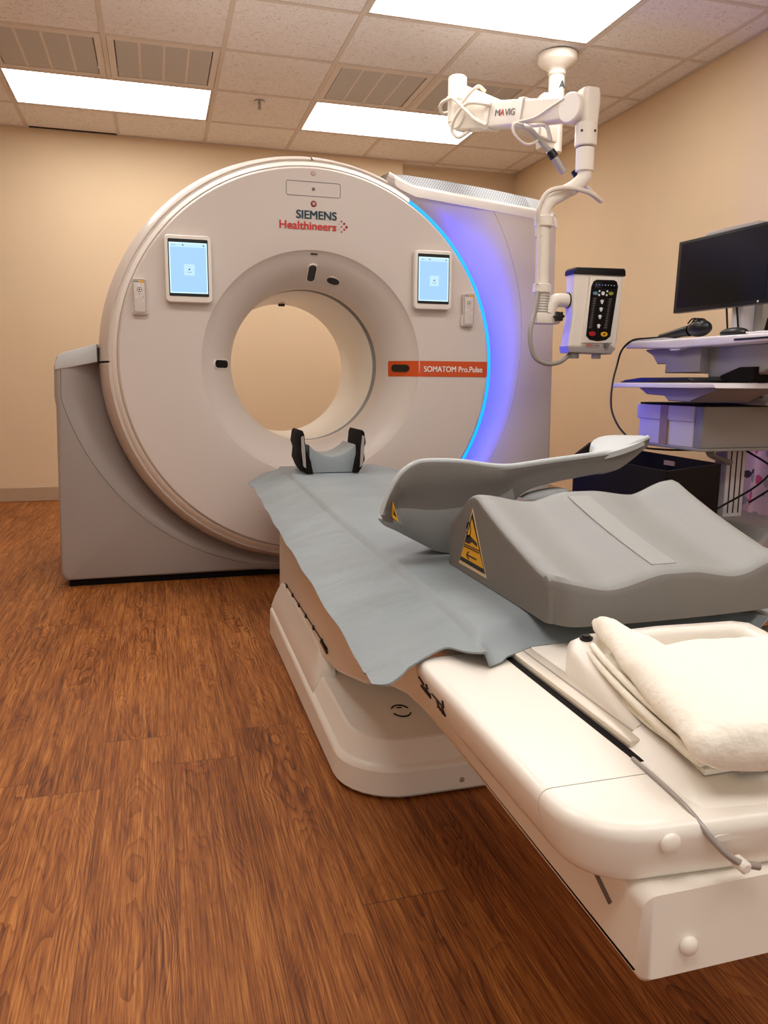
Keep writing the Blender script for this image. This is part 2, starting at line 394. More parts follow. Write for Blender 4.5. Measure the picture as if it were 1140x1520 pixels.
for c, r in vents:
    x0, x1, y0, y1 = cell(c, r); x0 += .014; x1 -= .014; y0 += .014; y1 -= .014
    t = thing('ceiling_vent', VL[(c, r)], 'vent', ((x0 + x1) / 2, (y0 + y1) / 2, H), 'slatted ceiling vents')
    f = bmesh.new(); w = .035
    for a in ((x0, x1, y0, y0 + w), (x0, x1, y1 - w, y1), (x0, x0 + w, y0 + w, y1 - w), (x1 - w, x1, y0 + w, y1 - w)): box(f, *a, H - .003, H + .03)
    link('frame', f, 'vent', t, smooth=None)
    n = 4; pw = (x1 - x0 - 2 * w) / n
    for k in range(n):
        link('louver_panel', bx(x0 + w + k * pw + .006, x0 + w + (k + 1) * pw - .006, y0 + w, y1 - w, H + .001, H + .012), 'louver', t, smooth=None)
        if k: link('divider', bx(x0 + w + k * pw - .006, x0 + w + k * pw + .006, y0 + w, y1 - w, H + .000, H + .014), 'vent', t, smooth=None)
t = thing('fire_sprinkler', 'small metal sprinkler head on a ceiling tile', 'sprinkler', (0.697, 5.296, H))
link('escutcheon', cyl(bmesh.new(), (.697, 5.296, H - .008), (.697, 5.296, H), .035), 'steel', t)
s = cyl(bmesh.new(), (.697, 5.296, H - .05), (.697, 5.296, H), .009); cyl(s, (.697, 5.296, H - .054), (.697, 5.296, H - .050), .016)
link('nozzle', s, 'steel', t)

# ------------------------------------------------------------------ scanner gantry
GCX, GCZ = 0.672, 0.972
gan = thing('ct_scanner', 'large white ring-shaped body scanner with blue light arc on grey base', 'medical scanner', (GCX, 3.9, 0))
PROF = [(.345, 3.66), (.346, 3.61), (.352, 3.575), (.368, 3.535), (.392, 3.50), (.420, 3.470), (.450, 3.446), (.478, 3.430), (.4835, 3.4225), (.492, 3.4205), (.56, 3.418), (.70, 3.417), (.812, 3.417), (.818, 3.421), (.8215, 3.427)]
def prof(r):
    if r <= PROF[0][0]: return PROF[0][1]
    for (a, ya), (b_, yb) in zip(PROF, PROF[1:]):
        if r <= b_: return ya + (yb - ya) * (r - a) / (b_ - a)
    return PROF[-1][1]
def P(r, th, y): return Vector((GCX + r * math.cos(th), y, GCZ + r * math.sin(th)))
def lathe(bm, pr, a0=0.0, a1=360.0, n=160, mi=0):
    full = abs(a1 - a0) >= 359.9; k = n if full else max(4, int(n * abs(a1 - a0) / 360))
    ang = [math.radians(a0 + (a1 - a0) * i / k) for i in range(k if full else k + 1)]
    rows = [[bm.verts.new(P(r, a, y)) for a in ang] for r, y in pr]
    fs = []
    for A, B in zip(rows, rows[1:]):
        m = len(A)
        for i in range(m if full else m - 1):
            j = (i + 1) % m; f = bm.faces.new((A[i], A[j], B[j], B[i])); f.material_index = mi; fs.append(f)
    return bm
link('front_cover', lathe(bmesh.new(), PROF), 'shell', gan, smooth=30)
# bevel ring with painted-in highlight and thick rim round the left and top
RIM0, RIM1 = 67.0, 292.0
link('bevel_ring', lathe(bmesh.new(), [(.8225, 3.430), (.826, 3.427), (.8405, 3.437), (.8425, 3.440), (.8432, 3.454), (.8535, 3.458)], RIM0 - 8, RIM1), 'shell2', gan, smooth=60)
for a0, a1 in ((RIM0, 89.8), (90.2, 179.6), (180.1, RIM1)):
    link('rim_segment', lathe(bmesh.new(), [(.8530, 3.460), (.8545, 3.451), (.858, 3.449), (.870, 3.470), (.888, 3.53), (.902, 3.59), (.909, 3.66), (.911, 3.75), (.911, 4.32), (.89, 4.36)], a0, a1), 'shell', gan, smooth=40)
link('drum_core', lathe(bmesh.new(), [(.8215, 3.44), (.8215, 3.80), (.85, 4.30)]), 'shell', gan)
link('back_cover', lathe(bmesh.new(), [(.347, 4.40), (.36, 4.42), (.40, 4.41), (.89, 4.362)]), 'shell', gan)
link('bore_liner', lathe(bmesh.new(), [(.347, 4.405), (.347, 4.35), (.3455, 3.738), (.3475, 3.733)]), 'tablew', gan)
link('bore_seam', lathe(bmesh.new(), [(.3475, 3.734), (.366, 3.732), (.370, 3.66), (.345, 3.66)]), 'armg', gan)
link('bore_sensor', box(bmesh.new(), .655, .69, 4.34, 4.36, 1.304, 1.317, .003), 'black', gan)
# LED arc
link('led_strip', lathe(bmesh.new(), [(.8230, 3.428), (.8265, 3.423), (.8370, 3.427), (.8390, 3.442)], -70, 59), 'cyan', gan)
link('added_glow_ring', lathe(bmesh.new(), [(.8255, 3.49), (.8255, 3.58)], -70, 40), 'blue', gan)  # unseen emitter added behind the strip to throw the blue glow

def hit(poly, th):
    dx, dz = math.cos(th), math.sin(th); best = None
    for (x1, z1), (x2, z2) in zip(poly, poly[1:]):
        ax, az = x1 - GCX, z1 - GCZ; ex, ez = x2 - x1, z2 - z1
        den = dx * ez - dz * ex
        if abs(den) < 1e-9: continue
        t = (ax * ez - az * ex) / den; u = (ax * dz - az * dx) / den
        if t > 0 and -1e-6 <= u <= 1 + 1e-6: best = t if best is None else min(best, t)
    return best
def housing(poly, a0, a1, ro, n=90):
    bm = bmesh.new(); secs = []
    angs = [math.radians(a0 + (a1 - a0) * i / n) for i in range(n + 1)]
    # include the polygon's corners
    angs += [math.atan2(z - GCZ, x - GCX) for x, z in poly]
    lo, hi = math.radians(min(a0, a1)), math.radians(max(a0, a1))
    aa = []
    for a in angs:
        while a < lo - 1e-6: a += 2 * PI
        while a > hi + 1e-6: a -= 2 * PI
        if lo - 1e-6 <= a <= hi + 1e-6: aa.append(a)
    aa = sorted(set(round(a, 4) for a in aa))
    for a in aa:
        rb = hit(poly, a)
        if rb is None: continue
        R = min(ro(math.degrees(a)), rb - .024); R = max(R, .87); row = []
        for k in range(13):
            t = k / 12; r = .823 + (R - .823) * t
            y = 3.56 + .25 * (1 - t) ** 2.0
            row.append(P(r, a, y))
        row += [P(R + .0015, a, 3.563), P(R + .004, a, 3.56)]
        rb = max(rb, R + .03)
        row += [P(rb - .02, a, 3.56), P(rb - .010, a, 3.5625), P(rb - .003, a, 3.569), P(rb, a, 3.582), P(rb, a, 4.34)]
        secs.append(row)
    loft(bm, secs, closed=False); return bm
def ro_r(a): return 1.045 + (.0024 * max(a, 0) ** 1.02 if a > 0 else .0013 * max(a, -40))
def ro_l(a): return 1.078 - .00187 * (a - 183)
polyR = [(.672, .03), (1.90, .03), (1.921, .06), (1.899, 1.60), (1.896, 1.655)]
polyT = [(1.896, 1.655), (1.893, 1.69), (1.880, 1.706), (1.775, 1.727), (1.16, 1.786), (1.00, 1.856), (.90, 1.90)]
link('right_housing', housing(polyR + polyT[1:], -90, 66.5, ro_r), 'shell', gan, smooth=30)
polyL = [(-.10, 1.075), (-.235, 1.048), (-.365, 1.012), (-.392, .995), (-.404, .955), (-.409, .85), (-.432, .06), (-.412, .03), (.672, .03)]
link('left_base_cover', housing(polyL, 176, 270, ro_l), 'greysh', gan, smooth=30)
# light cap on the left base shoulder and trim band on the right housing, each a thin shell riding on the cover
def band(pts_o, w, y0=3.557, y1=3.70):
    bm = bmesh.new(); secs = []
    for x, z in pts_o:
        secs.append([Vector((x, y1, z)), Vector((x, y0 + .02, z)), Vector((x - .004, y0 + .004, z - .008)), Vector((x - .004, y0, z - .02)), Vector((x, y0, z - w)), Vector((x, y0 + .004, z - w - .001))])
    loft(bm, secs, closed=False); return bm
link('top_trim_band', band([(1.075, 1.829), (1.10, 1.815), (1.17, 1.789), (1.35, 1.771), (1.6, 1.747), (1.78, 1.730), (1.87, 1.713), (1.897, 1.690)], .052), 'shell2', gan, smooth=50)
link('base_shoulder_cap', prism(bmesh.new(), [(-.236, 1.050), (-.366, 1.0135), (-.390, 1.000), (-.4035, .967), (-.406, .940), (-.34, .952), (-.236, .976)], 'y', 3.556, 3.70, bev=.004), 'capg', gan)
# vent grille sloping back above the right housing
gr = bmesh.new(); fr = [(1.050, 1.839, .012), (1.09, 1.817, .040), (1.16, 1.788, .072), (1.35, 1.770, .078), (1.6, 1.747, .080), (1.885, 1.708, .084)]
loft(gr, [[Vector((x, 3.60, z)), Vector((x + .004, 3.60 + .085, z + h)), Vector((x + .004, 3.95, z + h + .003)), Vector((x, 4.33, z))] for x, z, h in fr], closed=False)
link('vent_grille', gr, 'grille', gan, smooth=30)
link('grille_end_cap', prism(bmesh.new(), [(3.585, 1.66), (3.585, 1.708), (3.685, 1.793), (3.95, 1.798), (4.33, 1.70), (4.33, 1.66)], 'x', 1.882, 1.897), 'greysh', gan)
link('housing_back', bx(1.10, 1.895, 4.30, 4.335, .03, 1.70), 'shell', gan)
link('base_back', bx(-.40, .95, 4.30, 4.335, .03, .5), 'greysh', gan)
link('floor_plinth', bx(-.40, 1.90, 3.585, 4.30, 0, .035), 'blackm', gan)
# service flap, screws, indicator
def ringline(pts, y, w, depth=.0012):
    bm = bmesh.new(); n = len(pts)
    cx = sum(p[0] for p in pts) / n; cz = sum(p[1] for p in pts) / n
    inn = []
    for i, (x, z) in enumerate(pts):
        x0, z0 = pts[i - 1]; x1, z1 = pts[(i + 1) % n]; tx, tz = x1 - x0, z1 - z0; L = math.hypot(tx, tz) or 1
        inn.append((x - tz / L * w, z + tx / L * w))
    loft(bm, [[Vector((p[0], y, p[1])), Vector((q[0], y, q[1])), Vector((q[0], y + depth, q[1])), Vector((p[0], y + depth, p[1]))] for p, q in zip(pts + pts[:1], inn + inn[:1])], cap0=False, cap1=False)
    return bm
link('service_flap_seam', ringline(rrect(.554, .788, 1.672, 1.732, .010), 3.4155, .0022), 'greyink', gan, smooth=None)
for z, r, mk in ((1.766, .011, 'pink'), (1.702, .007, 'greyink')):
    link('screw_cover', cyl(bmesh.new(), (.671, 3.413, z), (.671, 3.420, z), r, bev=.002), mk, gan)
q = link('indicator_ring', cyl(bmesh.new(), (.671, 3.4125, 1.643), (.671, 3.420, 1.643), .0125, bev=.002), 'darkred', gan)
link('indicator_center', cyl(bmesh.new(), (.671, 3.4115, 1.643), (.671, 3.420, 1.643), .0065), 'pink', q)
text_mesh('lettering', 'SIEMENS', .047, 'teal', gan, FACE_Y(.597, 3.4155, 1.582), bold=.0012, width=.173)
text_mesh('lettering', 'Healthineers', .046, 'red', gan, FACE_Y(.525, 3.4155, 1.538), bold=.0011, width=.243)
for x, z, r, mk in ((.792, 1.579, .0035, 'red'), (.781, 1.568, .0025, 'pink'), (.804, 1.570, .0045, 'darkred'), (.771, 1.557, .002, 'pink'), (.792, 1.557, .0035, 'red'), (.814, 1.557, .0055, 'darkred'), (.781, 1.547, .0028, 'pink'), (.804, 1.546, .0045, 'red'), (.792, 1.536, .0035, 'red')):
    link('logo_dot', cyl(bmesh.new(), (x, 3.4145, z), (x, 3.418, z), r, 12), mk, gan)
# orange band that follows the cover into the funnel
bm = bmesh.new(); rows = []
for i in range(41):
    x = 1.040 + (1.4895 - 1.040) * i / 40
    rows.append([Vector((x, prof(math.hypot(x - GCX, z - GCZ)) - .0018, z)) for z in [.926 + .0705 * k / 6 for k in range(7)]])
rows = [[Vector((GCX + .347, prof(.36) - .01, z)) if False else v for z, v in zip(range(7), r)] for r in rows]
loft(bm, rows, closed=False)
ob = link('orange_band', bm, 'orange', gan)
text_mesh('lettering', 'SOMATOM Pro.Pulse', .036, 'whiteink', ob, FACE_Y(1.177, 3.4145, .948), bold=.0005, width=.286)
def patch(pts, axis_r, mkey, name, parent=gan, lift=.002, thick=.008):
    """flat inlay set into the funnel: pts in (radial, tangential) metres about the point at polar (r, angle)"""
    r, a = axis_r; a = math.radians(a)
    y0, y1 = prof(r - .02), prof(r + .02)
    c = P(r, a, prof(r)); rad = (P(r + .02, a, y1) - P(r - .02, a, y0)).normalized(); tan = Vector((-math.sin(a), 0, math.cos(a)))
    nrm = rad.cross(tan).normalized()
    if nrm.y > 0: nrm = -nrm
    bm = bmesh.new(); loft(bm, [[c + rad * u + tan * v + nrm * h for u, v in pts] for h in (-thick, lift)])
    return link(name, bm, mkey, parent, smooth=None)
pill = rrect(-.045, .045, -.0165, .0165, .0163); pillb = rrect(-.050, .050, -.0215, .0215, .021)
for r, a, par in ((.398, 180, gan), (.398, 90 - .5, gan), (.412, -1.2, ob)):
    if par is not ob: patch(pillb, (r, a), 'shell2', 'sensor_frame', lift=.002)
    patch(pill, (r, a), 'glass', 'sensor_window', par if par is ob else gan, lift=.004 if par is not ob else .006)
pe = circ(0, 0, .019, 28, .029); pe2 = circ(0, 0, .023, 28, .033)
patch(pe2, (.385, 74.5), 'shell2', 'sensor_frame'); patch(pe, (.385, 74.5), 'glass', 'camera_window', lift=.004)
link('brow_sensor', bx(.66, .69, 3.4315, 3.442, 1.438, 1.445, bev=.002), 'black', gan)

# docked tablets and remote controls
def tablet(x0, x1, z0, z1, label):
    t = thing('tablet_computer', label, 'tablet', ((x0 + x1) / 2, 3.41, z0), 'tablets docked on the scanner front')
    link('bezel', prism(bmesh.new(), rrect(x0, x1, z0, z1, .018), 'y', 3.382, 3.4165, bev=.005, seg=3), 'shell2', t)
    g = link('glass_front', prism(bmesh.new(), rrect(x0 + .014, x1 - .014, z0 + .024, z1 - .016, .004), 'y', 3.3805, 3.386), 'black', t, smooth=None)
    a, b_, c, d = x0 + .018, x1 - .018, z0 + .036, z1 - .030
    link('screen', bx(a, b_, 3.3795, 3.382, c, d), 'screen', g, smooth=None)
    e = bmesh.new(); w = .004
    for q in ((a, b_, d - w, d), (a, b_, c, c + w), (a, a + w, c + w, d - w), (b_ - w, b_, c + w, d - w)): box(e, q[0], q[1], 3.3789, 3.382, q[2], q[3])
    link('screen_border', e, 'screenh', g, smooth=None)
    mx, mz = (a + b_) / 2 + .003, (c + d) / 2 - .008
    link('screen_header', bx(a + w, b_ - w, 3.3791, 3.382, d - .018, d - w), 'screenl', g, smooth=None)
    link('screen_card', bx(mx - .021, mx + .021, 3.3790, 3.382, mz - .021, mz + .023), 'screenl', g, smooth=None)
    dot = lambda px, pz, r: cyl(bmesh.new(), (px, 3.3785, pz), (px, 3.382, pz), r, 12)
    for k in (dot(mx, mz + .003, .0035), bx(mx - .009, mx + .009, 3.3786, 3.382, mz - .009, mz - .0075), dot((a + b_) / 2 - .02, d - .010, .003), bx(a + .010, a + .026, 3.3786, 3.382, d - .011, d - .0095), bx(b_ - .016, b_ - .010, 3.3786, 3.382, d - .013, d - .008)):
        link('screen_icon', k, 'greyink', g, smooth=None)
tablet(.052, .238, 1.216, 1.481, 'left of the two docked tablets with a pale blue screen')
tablet(1.115, 1.291, 1.222, 1.476, 'right of the two docked tablets, beside the blue light arc')
def remote(x0, x1, z0, z1, label):
    t = thing('remote_control', label, 'remote control', ((x0 + x1) / 2, 3.41, z0), 'remote controls docked on the scanner front')
    link('holder', prism(bmesh.new(), rrect(x0 - .003, x1 + .003, z0 - .004, z0 + .05, .010), 'y', 3.396, 3.4165, bev=.003), 'shell2', t)
    link('body', prism(bmesh.new(), rrect(x0, x1, z0, z1, .010), 'y', 3.390, 3.4165, bev=.004), 'shell', t)
    w = x1 - x0; cx = (x0 + x1) / 2
    link('outline', ringline(rrect(x0 + .004, x1 - .004, z0 + .005, z1 - .005, .007), 3.3890, .0016), 'greyink', t, smooth=None)
    link('label_strip', bx(cx + .002, x1 - .008, 3.3888, 3.392, z1 - .018, z1 - .009), 'yellow', t, smooth=None)
    link('label_strip', bx(x0 + .008, cx - .001, 3.3888, 3.392, z1 - .016, z1 - .011), 'greyink', t, smooth=None)
    for dx, dz, r, mk in ((0, .030, .0045, 'whitekey'), (-.012, .075, .0045, 'whitekey'), (.014, .090, .0045, 'whitekey'), (0, .045, .010, 'greyink'), (0, .045, .0075, 'shell2'), (0, .045, .0035, 'black'), (.014, .073, .003, 'pink'), (0, .062, .002, 'greyink')):
        k = {'greyink': 3.3888, 'shell2': 3.3883, 'black': 3.3878}.get(mk, 3.3882)
        link('button', cyl(bmesh.new(), (cx + dx, k, z1 - dz), (cx + dx, 3.392, z1 - dz), r, 14), mk, t)
remote(-.078, -.023, 1.167, 1.306, 'small white remote control in its holder, left of the left tablet')
remote(1.352, 1.407, 1.157, 1.301, 'small white remote control between the right tablet and the blue light arc')

# ------------------------------------------------------------------ patient table
tab = thing('patient_table', 'long white motorised patient table on a floor base in front of the scanner', 'patient table', (.672, 1.9, 0))
XM = .672
def base_sec(inx, iny, z, zf=None, r=.14):
    xa, xb, ya, yb, q = .356 + inx, 2 * XM - .356 - inx, 1.49 + iny, 2.70, .02; p = []
    for cx, cy, a, rr in ((xb - q, yb - q, 0, q), (xa + q, yb - q, 90, q), (xa + r, ya + r, 180, r), (xb - r, ya + r, 270, r)):
        for k in range(9):
            t = math.radians(a + 90 * k / 8); p.append((cx + rr * math.cos(t), cy + rr * math.sin(t)))
    return [Vector((x, y, z + (0 if zf is None else (zf - z) * max(0, (y - 1.6) / 1.1)))) for x, y in p]
bb = bmesh.new()
loft(bb, [base_sec(.004, .004, .006), base_sec(0, 0, .012), base_sec(.002, .002, .064, .096), base_sec(.005, .005, .070, .102), base_sec(.010, .010, .0735, .1055, .135), base_sec(.015, .016, .0765, .1075, .13),
          base_sec(.032, .044, .1125, .130, .12), base_sec(.035, .047, .117, .133, .118), base_sec(.041, .053, .120, .136, .115)])
link('base_plinth', bb, 'tablew', tab, smooth=24)
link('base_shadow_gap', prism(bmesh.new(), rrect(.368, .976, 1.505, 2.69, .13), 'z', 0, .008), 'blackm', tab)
for s in (0, 1):
    f = lambda x: x if not s else 2 * XM - x
    sc = bmesh.new(); secs = []
    for y, k in ((1.93, .0), (1.95, .55), (2.02, .9), (2.12, 1), (2.60, 1), (2.66, .9), (2.70, .6)):
        z0 = .072 + .03 * (y - 1.6) / 1.1
        secs.append([Vector((f(.372), y, z0 - .02)), Vector((f(.366), y, z0 + .006)), Vector((f(.380), y, z0 + .03 + .02 * k)), Vector((f(.398), y, z0 + .04 + .062 * k)), Vector((f(.43), y, z0 + .04 + .066 * k)), Vector((f(.43), y, z0 - .02))])
    loft(sc, secs)
    link('base_side_cover', sc, 'tablew', tab, smooth=42)
# lift body: one profile in YZ swept across the width with rounded edges
lp = [(.545, .352), (.535, .362), (.540, .442), (1.0, .452), (1.05, .498), (2.2, .506), (2.62, .500), (2.70, .47), (2.74, .30), (2.745, .16), (2.70, .14), (2.0, .155), (1.80, .185), (1.66, .222), (1.55, .252), (1.46, .285), (1.34, .326), (1.24, .350), (1.12, .360), (.70, .354)]
def inset_poly(p, d):
    n = len(p); out = []; A = sum(p[i][0] * p[(i + 1) % n][1] - p[(i + 1) % n][0] * p[i][1] for i in range(n)); s = 1 if A > 0 else -1
    for i in range(n):
        x0, y0 = p[i - 1]; x1, y1 = p[(i + 1) % n]; tx, ty = x1 - x0, y1 - y0; L = math.hypot(tx, ty)
        out.append((p[i][0] - s * ty / L * d, p[i][1] + s * tx / L * d))
    return out
def puffed(pts, axis, t0, t1, r, k=5, name=None):
    bm = bmesh.new(); f = AX[axis]; secs = []
    ks = [(t0 + r * (1 - math.cos(PI / 2 * i / k)), r * (1 - math.sin(PI / 2 * i / k))) for i in range(k + 1)]
    for t, d in ks + [(t0 + t1 - t, d) for t, d in ks[::-1]]:
        q = inset_poly(pts, d); secs.append([f(a, b_, t) for a, b_ in q])
    loft(bm, secs); return bm
link('lift_body', puffed(lp, 'x', .402, 2 * XM - .402, .014), 'tablew', tab, smooth=42)
link('body_seam', bx(.4005, .404, 1.90, 2.60, .2105, .2135), 'blackm', tab, smooth=None)
for k in range(6):
    y = 2.56 - k * .118
    link('seam_clip', bx(.3972, .404, y - .010, y + .006, .2065, .2180, bev=.0010), 'black', tab)
link('seam_clip', prism(bmesh.new(), [(1.97, .214), (1.895, .206), (1.90, .199), (1.985, .206)], 'x', .397, .404), 'black', tab)
# beam shell with nose
def plan(y0, y1, x0, rc, bow=0.0, n=10):
    """outline in XY of the beam; y0 near end with rounded corners, gently bowed"""
    x1 = 2 * XM - x0; p = [(x1, y1), (x0, y1)]
    for k in range(n + 1):
        a = PI + PI / 2 * k / n; p.append((x0 + rc + rc * math.cos(a), y0 + rc + rc * math.sin(a)))
    for k in range(1, 8):
        t = k / 8; x = x0 + rc + (x1 - x0 - 2 * rc) * t; p.append((x, y0 - bow * math.sin(PI * t)))
    for k in range(n + 1):
        a = 1.5 * PI + PI / 2 * k / n; p.append((x1 - rc + rc * math.cos(a), y0 + rc + rc * math.sin(a)))
    return p
def slab(pl, zs, anchor_y=None):
    bm = bmesh.new(); secs = []
    for z, d in zs:
        q = inset_poly(pl, d)
        if anchor_y is not None: q = [((pl[i][0] + (d if pl[i][0] < XM else -d)), anchor_y) if abs(pl[i][1] - anchor_y) < 1e-6 else (x, y) for i, (x, y) in enumerate(q)]
        secs.append([Vector((x, y, z)) for x, y in q])
    loft(bm, secs); return bm
ZS = [(.440, .024), (.4425, .016), (.448, .011), (.456, .008), (.488, .0005), (.4945, .0015), (.499, .0045), (.5018, .0095), (.5025, .016)]
bz = slab([(2 * XM - .345, 1.02), (.345, 1.02), (.345, .6395), (2 * XM - .345, .6395)], [(z, 0) for z, d in ZS])
bz = bmesh.new(); secs = []
for y in (.6395, 1.02):
    row = []
    for z, d in ZS: row.append(Vector((.345 + d, y, z)))
    for z, d in ZS[::-1]: row.append(Vector((2 * XM - .345 - d, y, z)))
    secs.append(row)
loft(bz, secs)
link('beam_cover', bz, 'tablew', tab, smooth=42)
link('nose_cover', slab(plan(.548, .638, .345, .075, .012), ZS, anchor_y=.638), 'tablew', tab, smooth=42)
link('cover_seam', bx(.356, .466, .6380, .6395, .455, .5018), 'greyink', tab, smooth=None)
link('bolt_cap', ellipsoid(bmesh.new(), (.4305, .5460, .4885 - .002), .0105, .005, .0105), 'tablew', tab)
link('bolt_cap', ellipsoid(bmesh.new(), (.4490, .5345, .389), .0095, .006, .0095), 'tablew', tab)
link('body_slit', prism(bmesh.new(), [(.66, .435), (.652, .437), (.588, .405), (.592, .400)], 'x', .4005, .403), 'greyink', tab, smooth=None)
# small pictograms on the beam side
pg = bmesh.new()
def stroke(bm, p, q, w, x=.3442):
    (a, b_), (c, d) = p, q; L = math.hypot(c - a, d - b_); nx, nz = -(d - b_) / L * w / 2, (c - a) / L * w / 2
    prism(bm, [(a + nx, b_ + nz), (c + nx, d + nz), (c - nx, d - nz), (a - nx, b_ - nz)], 'x', x, .346)
for p, q, w in (((.955, .4745), (.911, .4735), .0022), ((.911, .4735), (.9085, .484), .0028), ((.938, .4735), (.934, .467), .003), ((.934, .467), (.940, .461), .0018), ((.934, .467), (.928, .461), .0018),
                ((.919, .470), (.923, .4605), .002), ((.919, .470), (.9105, .461), .002), ((.923, .4605), (.9105, .461), .0015),
                ((1.009, .4790), (.990, .4755), .003), ((1.008, .4655), (.967, .4635), .002), ((.967, .4635), (.9665, .471), .002), ((.976, .481), (.974, .474), .006), ((1.002, .469), (.985, .469), .003), ((.984, .472), (.972, .467), .0015)):
    stroke(pg, p, q, w)
for v in pg.verts: v.co.x += .0068 - (v.co.z - .456) * .234
link('pictograms', pg, 'black', tab, smooth=None)
fm = bmesh.new()
for a0, a1, r in ((20, 150, .022), (200, 330, .022), (60, 120, .013)):
    tube(fm, [(.532 + r * math.cos(math.radians(a)), 1.675 + r * 1.5 * math.sin(math.radians(a)), .1235) for a in range(a0, a1 + 1, 26)], .0016, 6, 3)
link('foot_switch_symbol', fm, 'blackm', tab)
link('screw_cover', cyl(bmesh.new(), (.617, 1.488, .030), (.617, 1.496, .030), .006, bev=.002), 'greysh', tab)
# cradle, side rails, end tray
link('cradle', puffed([(XM - .205, .508), (XM + .205, .508), (XM + .195, .522), (XM + .13, .534), (XM - .13, .534), (XM - .195, .522)], 'y', 1.06, 3.26, .008), 'capg', tab)
for s in (0, 1):
    f = (lambda x: x) if not s else (lambda x: 2 * XM - x)
    a, b_ = sorted((f(.482), f(.517)))
    r = link('side_rail', bx(a, b_, .690, 3.20, .500, .5115, bev=.003), 'alu', tab)
    a, b_ = sorted((f(.4985), f(.5015))); link('rail_groove', bx(a, b_, .695, 3.19, .5105, .5119), 'greysh', r, smooth=None)
    a, b_ = sorted((f(.472), f(.482))); link('rail_gap', bx(a, b_, .662, 3.20, .5015, .5032), 'blackm', tab, smooth=None)
    a, b_ = sorted((f(.490), f(.516))); link('rail_end_cap', bx(a, b_, .672, .694, .499, .5095, bev=.004, seg=3), 'tablew', tab)
link('deck', bx(.517, 2 * XM - .517, .72, 1.02, .500, .512, bev=.002), 'tablew', tab)
# end tray: shell with walls
TR = 2 * XM - .515
tb = bmesh.new()
def wall_strip(pts):
    """pts: list of (outer xy, inner xy, ztop); closed outer to inner with rounded top"""
    secs = []
    for (ox, oy), (ix, iy), zt in pts:
        o_, i_ = Vector((ox, oy, 0)), Vector((ix, iy, 0)); d = i_ - o_
        g = lambda t, z: o_ + d * t + Vector((0, 0, z))
        secs.append([g(0, .503), g(.02, zt - .012), g(.10, zt - .004), g(.25, zt), g(.75, zt), g(.9, zt - .004), g(1, zt - .012), g(1.0, .503)])
    loft(tb, secs)
wall_strip([((.500, .712), (.548, .712), .520), ((.506, .80), (.552, .80), .536), ((.512, .880), (.556, .868), .551), ((.522, .904), (.558, .878), .556), ((.548, .915), (.568, .882), .558), ((XM, .922), (XM, .890), .558), ((TR - .033, .915), (TR - .053, .882), .558), ((TR - .007, .904), (TR - .043, .878), .556), ((TR + .003, .88), (TR - .041, .868), .551), ((TR + .009, .80), (TR - .037, .80), .536), ((TR + .015, .712), (TR - .033, .712), .520)])
box(tb, .53, TR - .015, .70, .90, .503, .514)
link('end_tray', tb, 'tablew', tab, smooth=45)
# sloping end block between tray and nose
eb = bmesh.new(); secs = []
for y, zt, xl, xb in ((.7105, .5195, .507, .476), (.66, .5185, .502, .474), (.62, .515, .494, .471), (.59, .510, .486, .469), (.568, .504, .478, .468), (.556, .497, .474, .470), (.5435, .488, .474, .472)):
    x1, x2 = 2 * XM - xl, 2 * XM - xb
    secs.append([Vector((xb, y, .482)), Vector((xb, y, min(.499, zt - .004))), Vector((xl - .001, y, zt - .003)), Vector((xl + .004, y, zt)), Vector((xl + .06, y, zt + .004)), Vector((x1 - .06, y, zt + .004)), Vector((x1 - .004, y, zt)), Vector((x1 + .001, y, zt - .003)), Vector((x2, y, min(.499, zt - .004))), Vector((x2, y, .482))])
loft(eb, secs); link('end_block', eb, 'tablew', tab, smooth=42)
link('tray_recess', bx(.535, TR - .02, .585, .70, .519, .5245, bev=.002), 'greysh', tab)
cb_ = bmesh.new(); tube(cb_, [(.471, .668, .5045), (.468, .62, .505), (.465, .58, .5045), (.464, .560, .5015), (.466, .546, .495), (.471, .539, .487), (.481, .533, .476), (.494, .531, .467), (.515, .530, .460)], lambda q: .0022 + .0014 * q, 10)
link('edge_gasket', cb_, 'greysh', tab)
link('nose_hook', cyl(bmesh.new(), (.497, .524, .464), (.497, .540, .464), .006, bev=.002), 'tablew', tab)

# head holder
hh = thing('head_holder', 'grey head holder with two upright dark side wings at the scanner end of the table', 'head rest', (.65, 3.1, .56))
secs = []
for i in range(13):
    t = i / 12; x = .562 + .185 * t; s = math.sin(PI * t)
    zt = .655 - .045 * s ** .8
    secs.append([Vector((x, 2.98, .548)), Vector((x, 2.98, zt - .012)), Vector((x, 2.985, zt)), Vector((x, 3.20, zt)), Vector((x, 3.205, .548))])
link('head_cushion', loft(bmesh.new(), secs), 'pad', hh, smooth=50)
for xs, sg in ((.545, -1), (.748, 1)):
    w = [(xs, .548), (xs + .020 * sg * -1 + .004, .548), (xs - .010 * sg + .004, .600), (xs + .004 * sg, .640), (xs + .010 * sg, .700), (xs + .016 * sg, .714), (xs + .024 * sg, .706), (xs + .030 * sg, .665), (xs + .022 * sg, .640), (xs + .026 * sg, .600), (xs + .012 * sg, .565)]
    link('side_wing', prism(bmesh.new(), w, 'y', 2.94, 3.15, bev=.003), 'blackm', hh)
    w2 = [(xs + .005 * sg, .57), (xs + .008 * sg, .64), (xs + .014 * sg, .695), (xs + .023 * sg, .690), (xs + .022 * sg, .64), (xs + .016 * sg, .58)]
    link('wing_padding', prism(bmesh.new(), w2, 'y', 2.935, 2.941), 'greysh', hh)

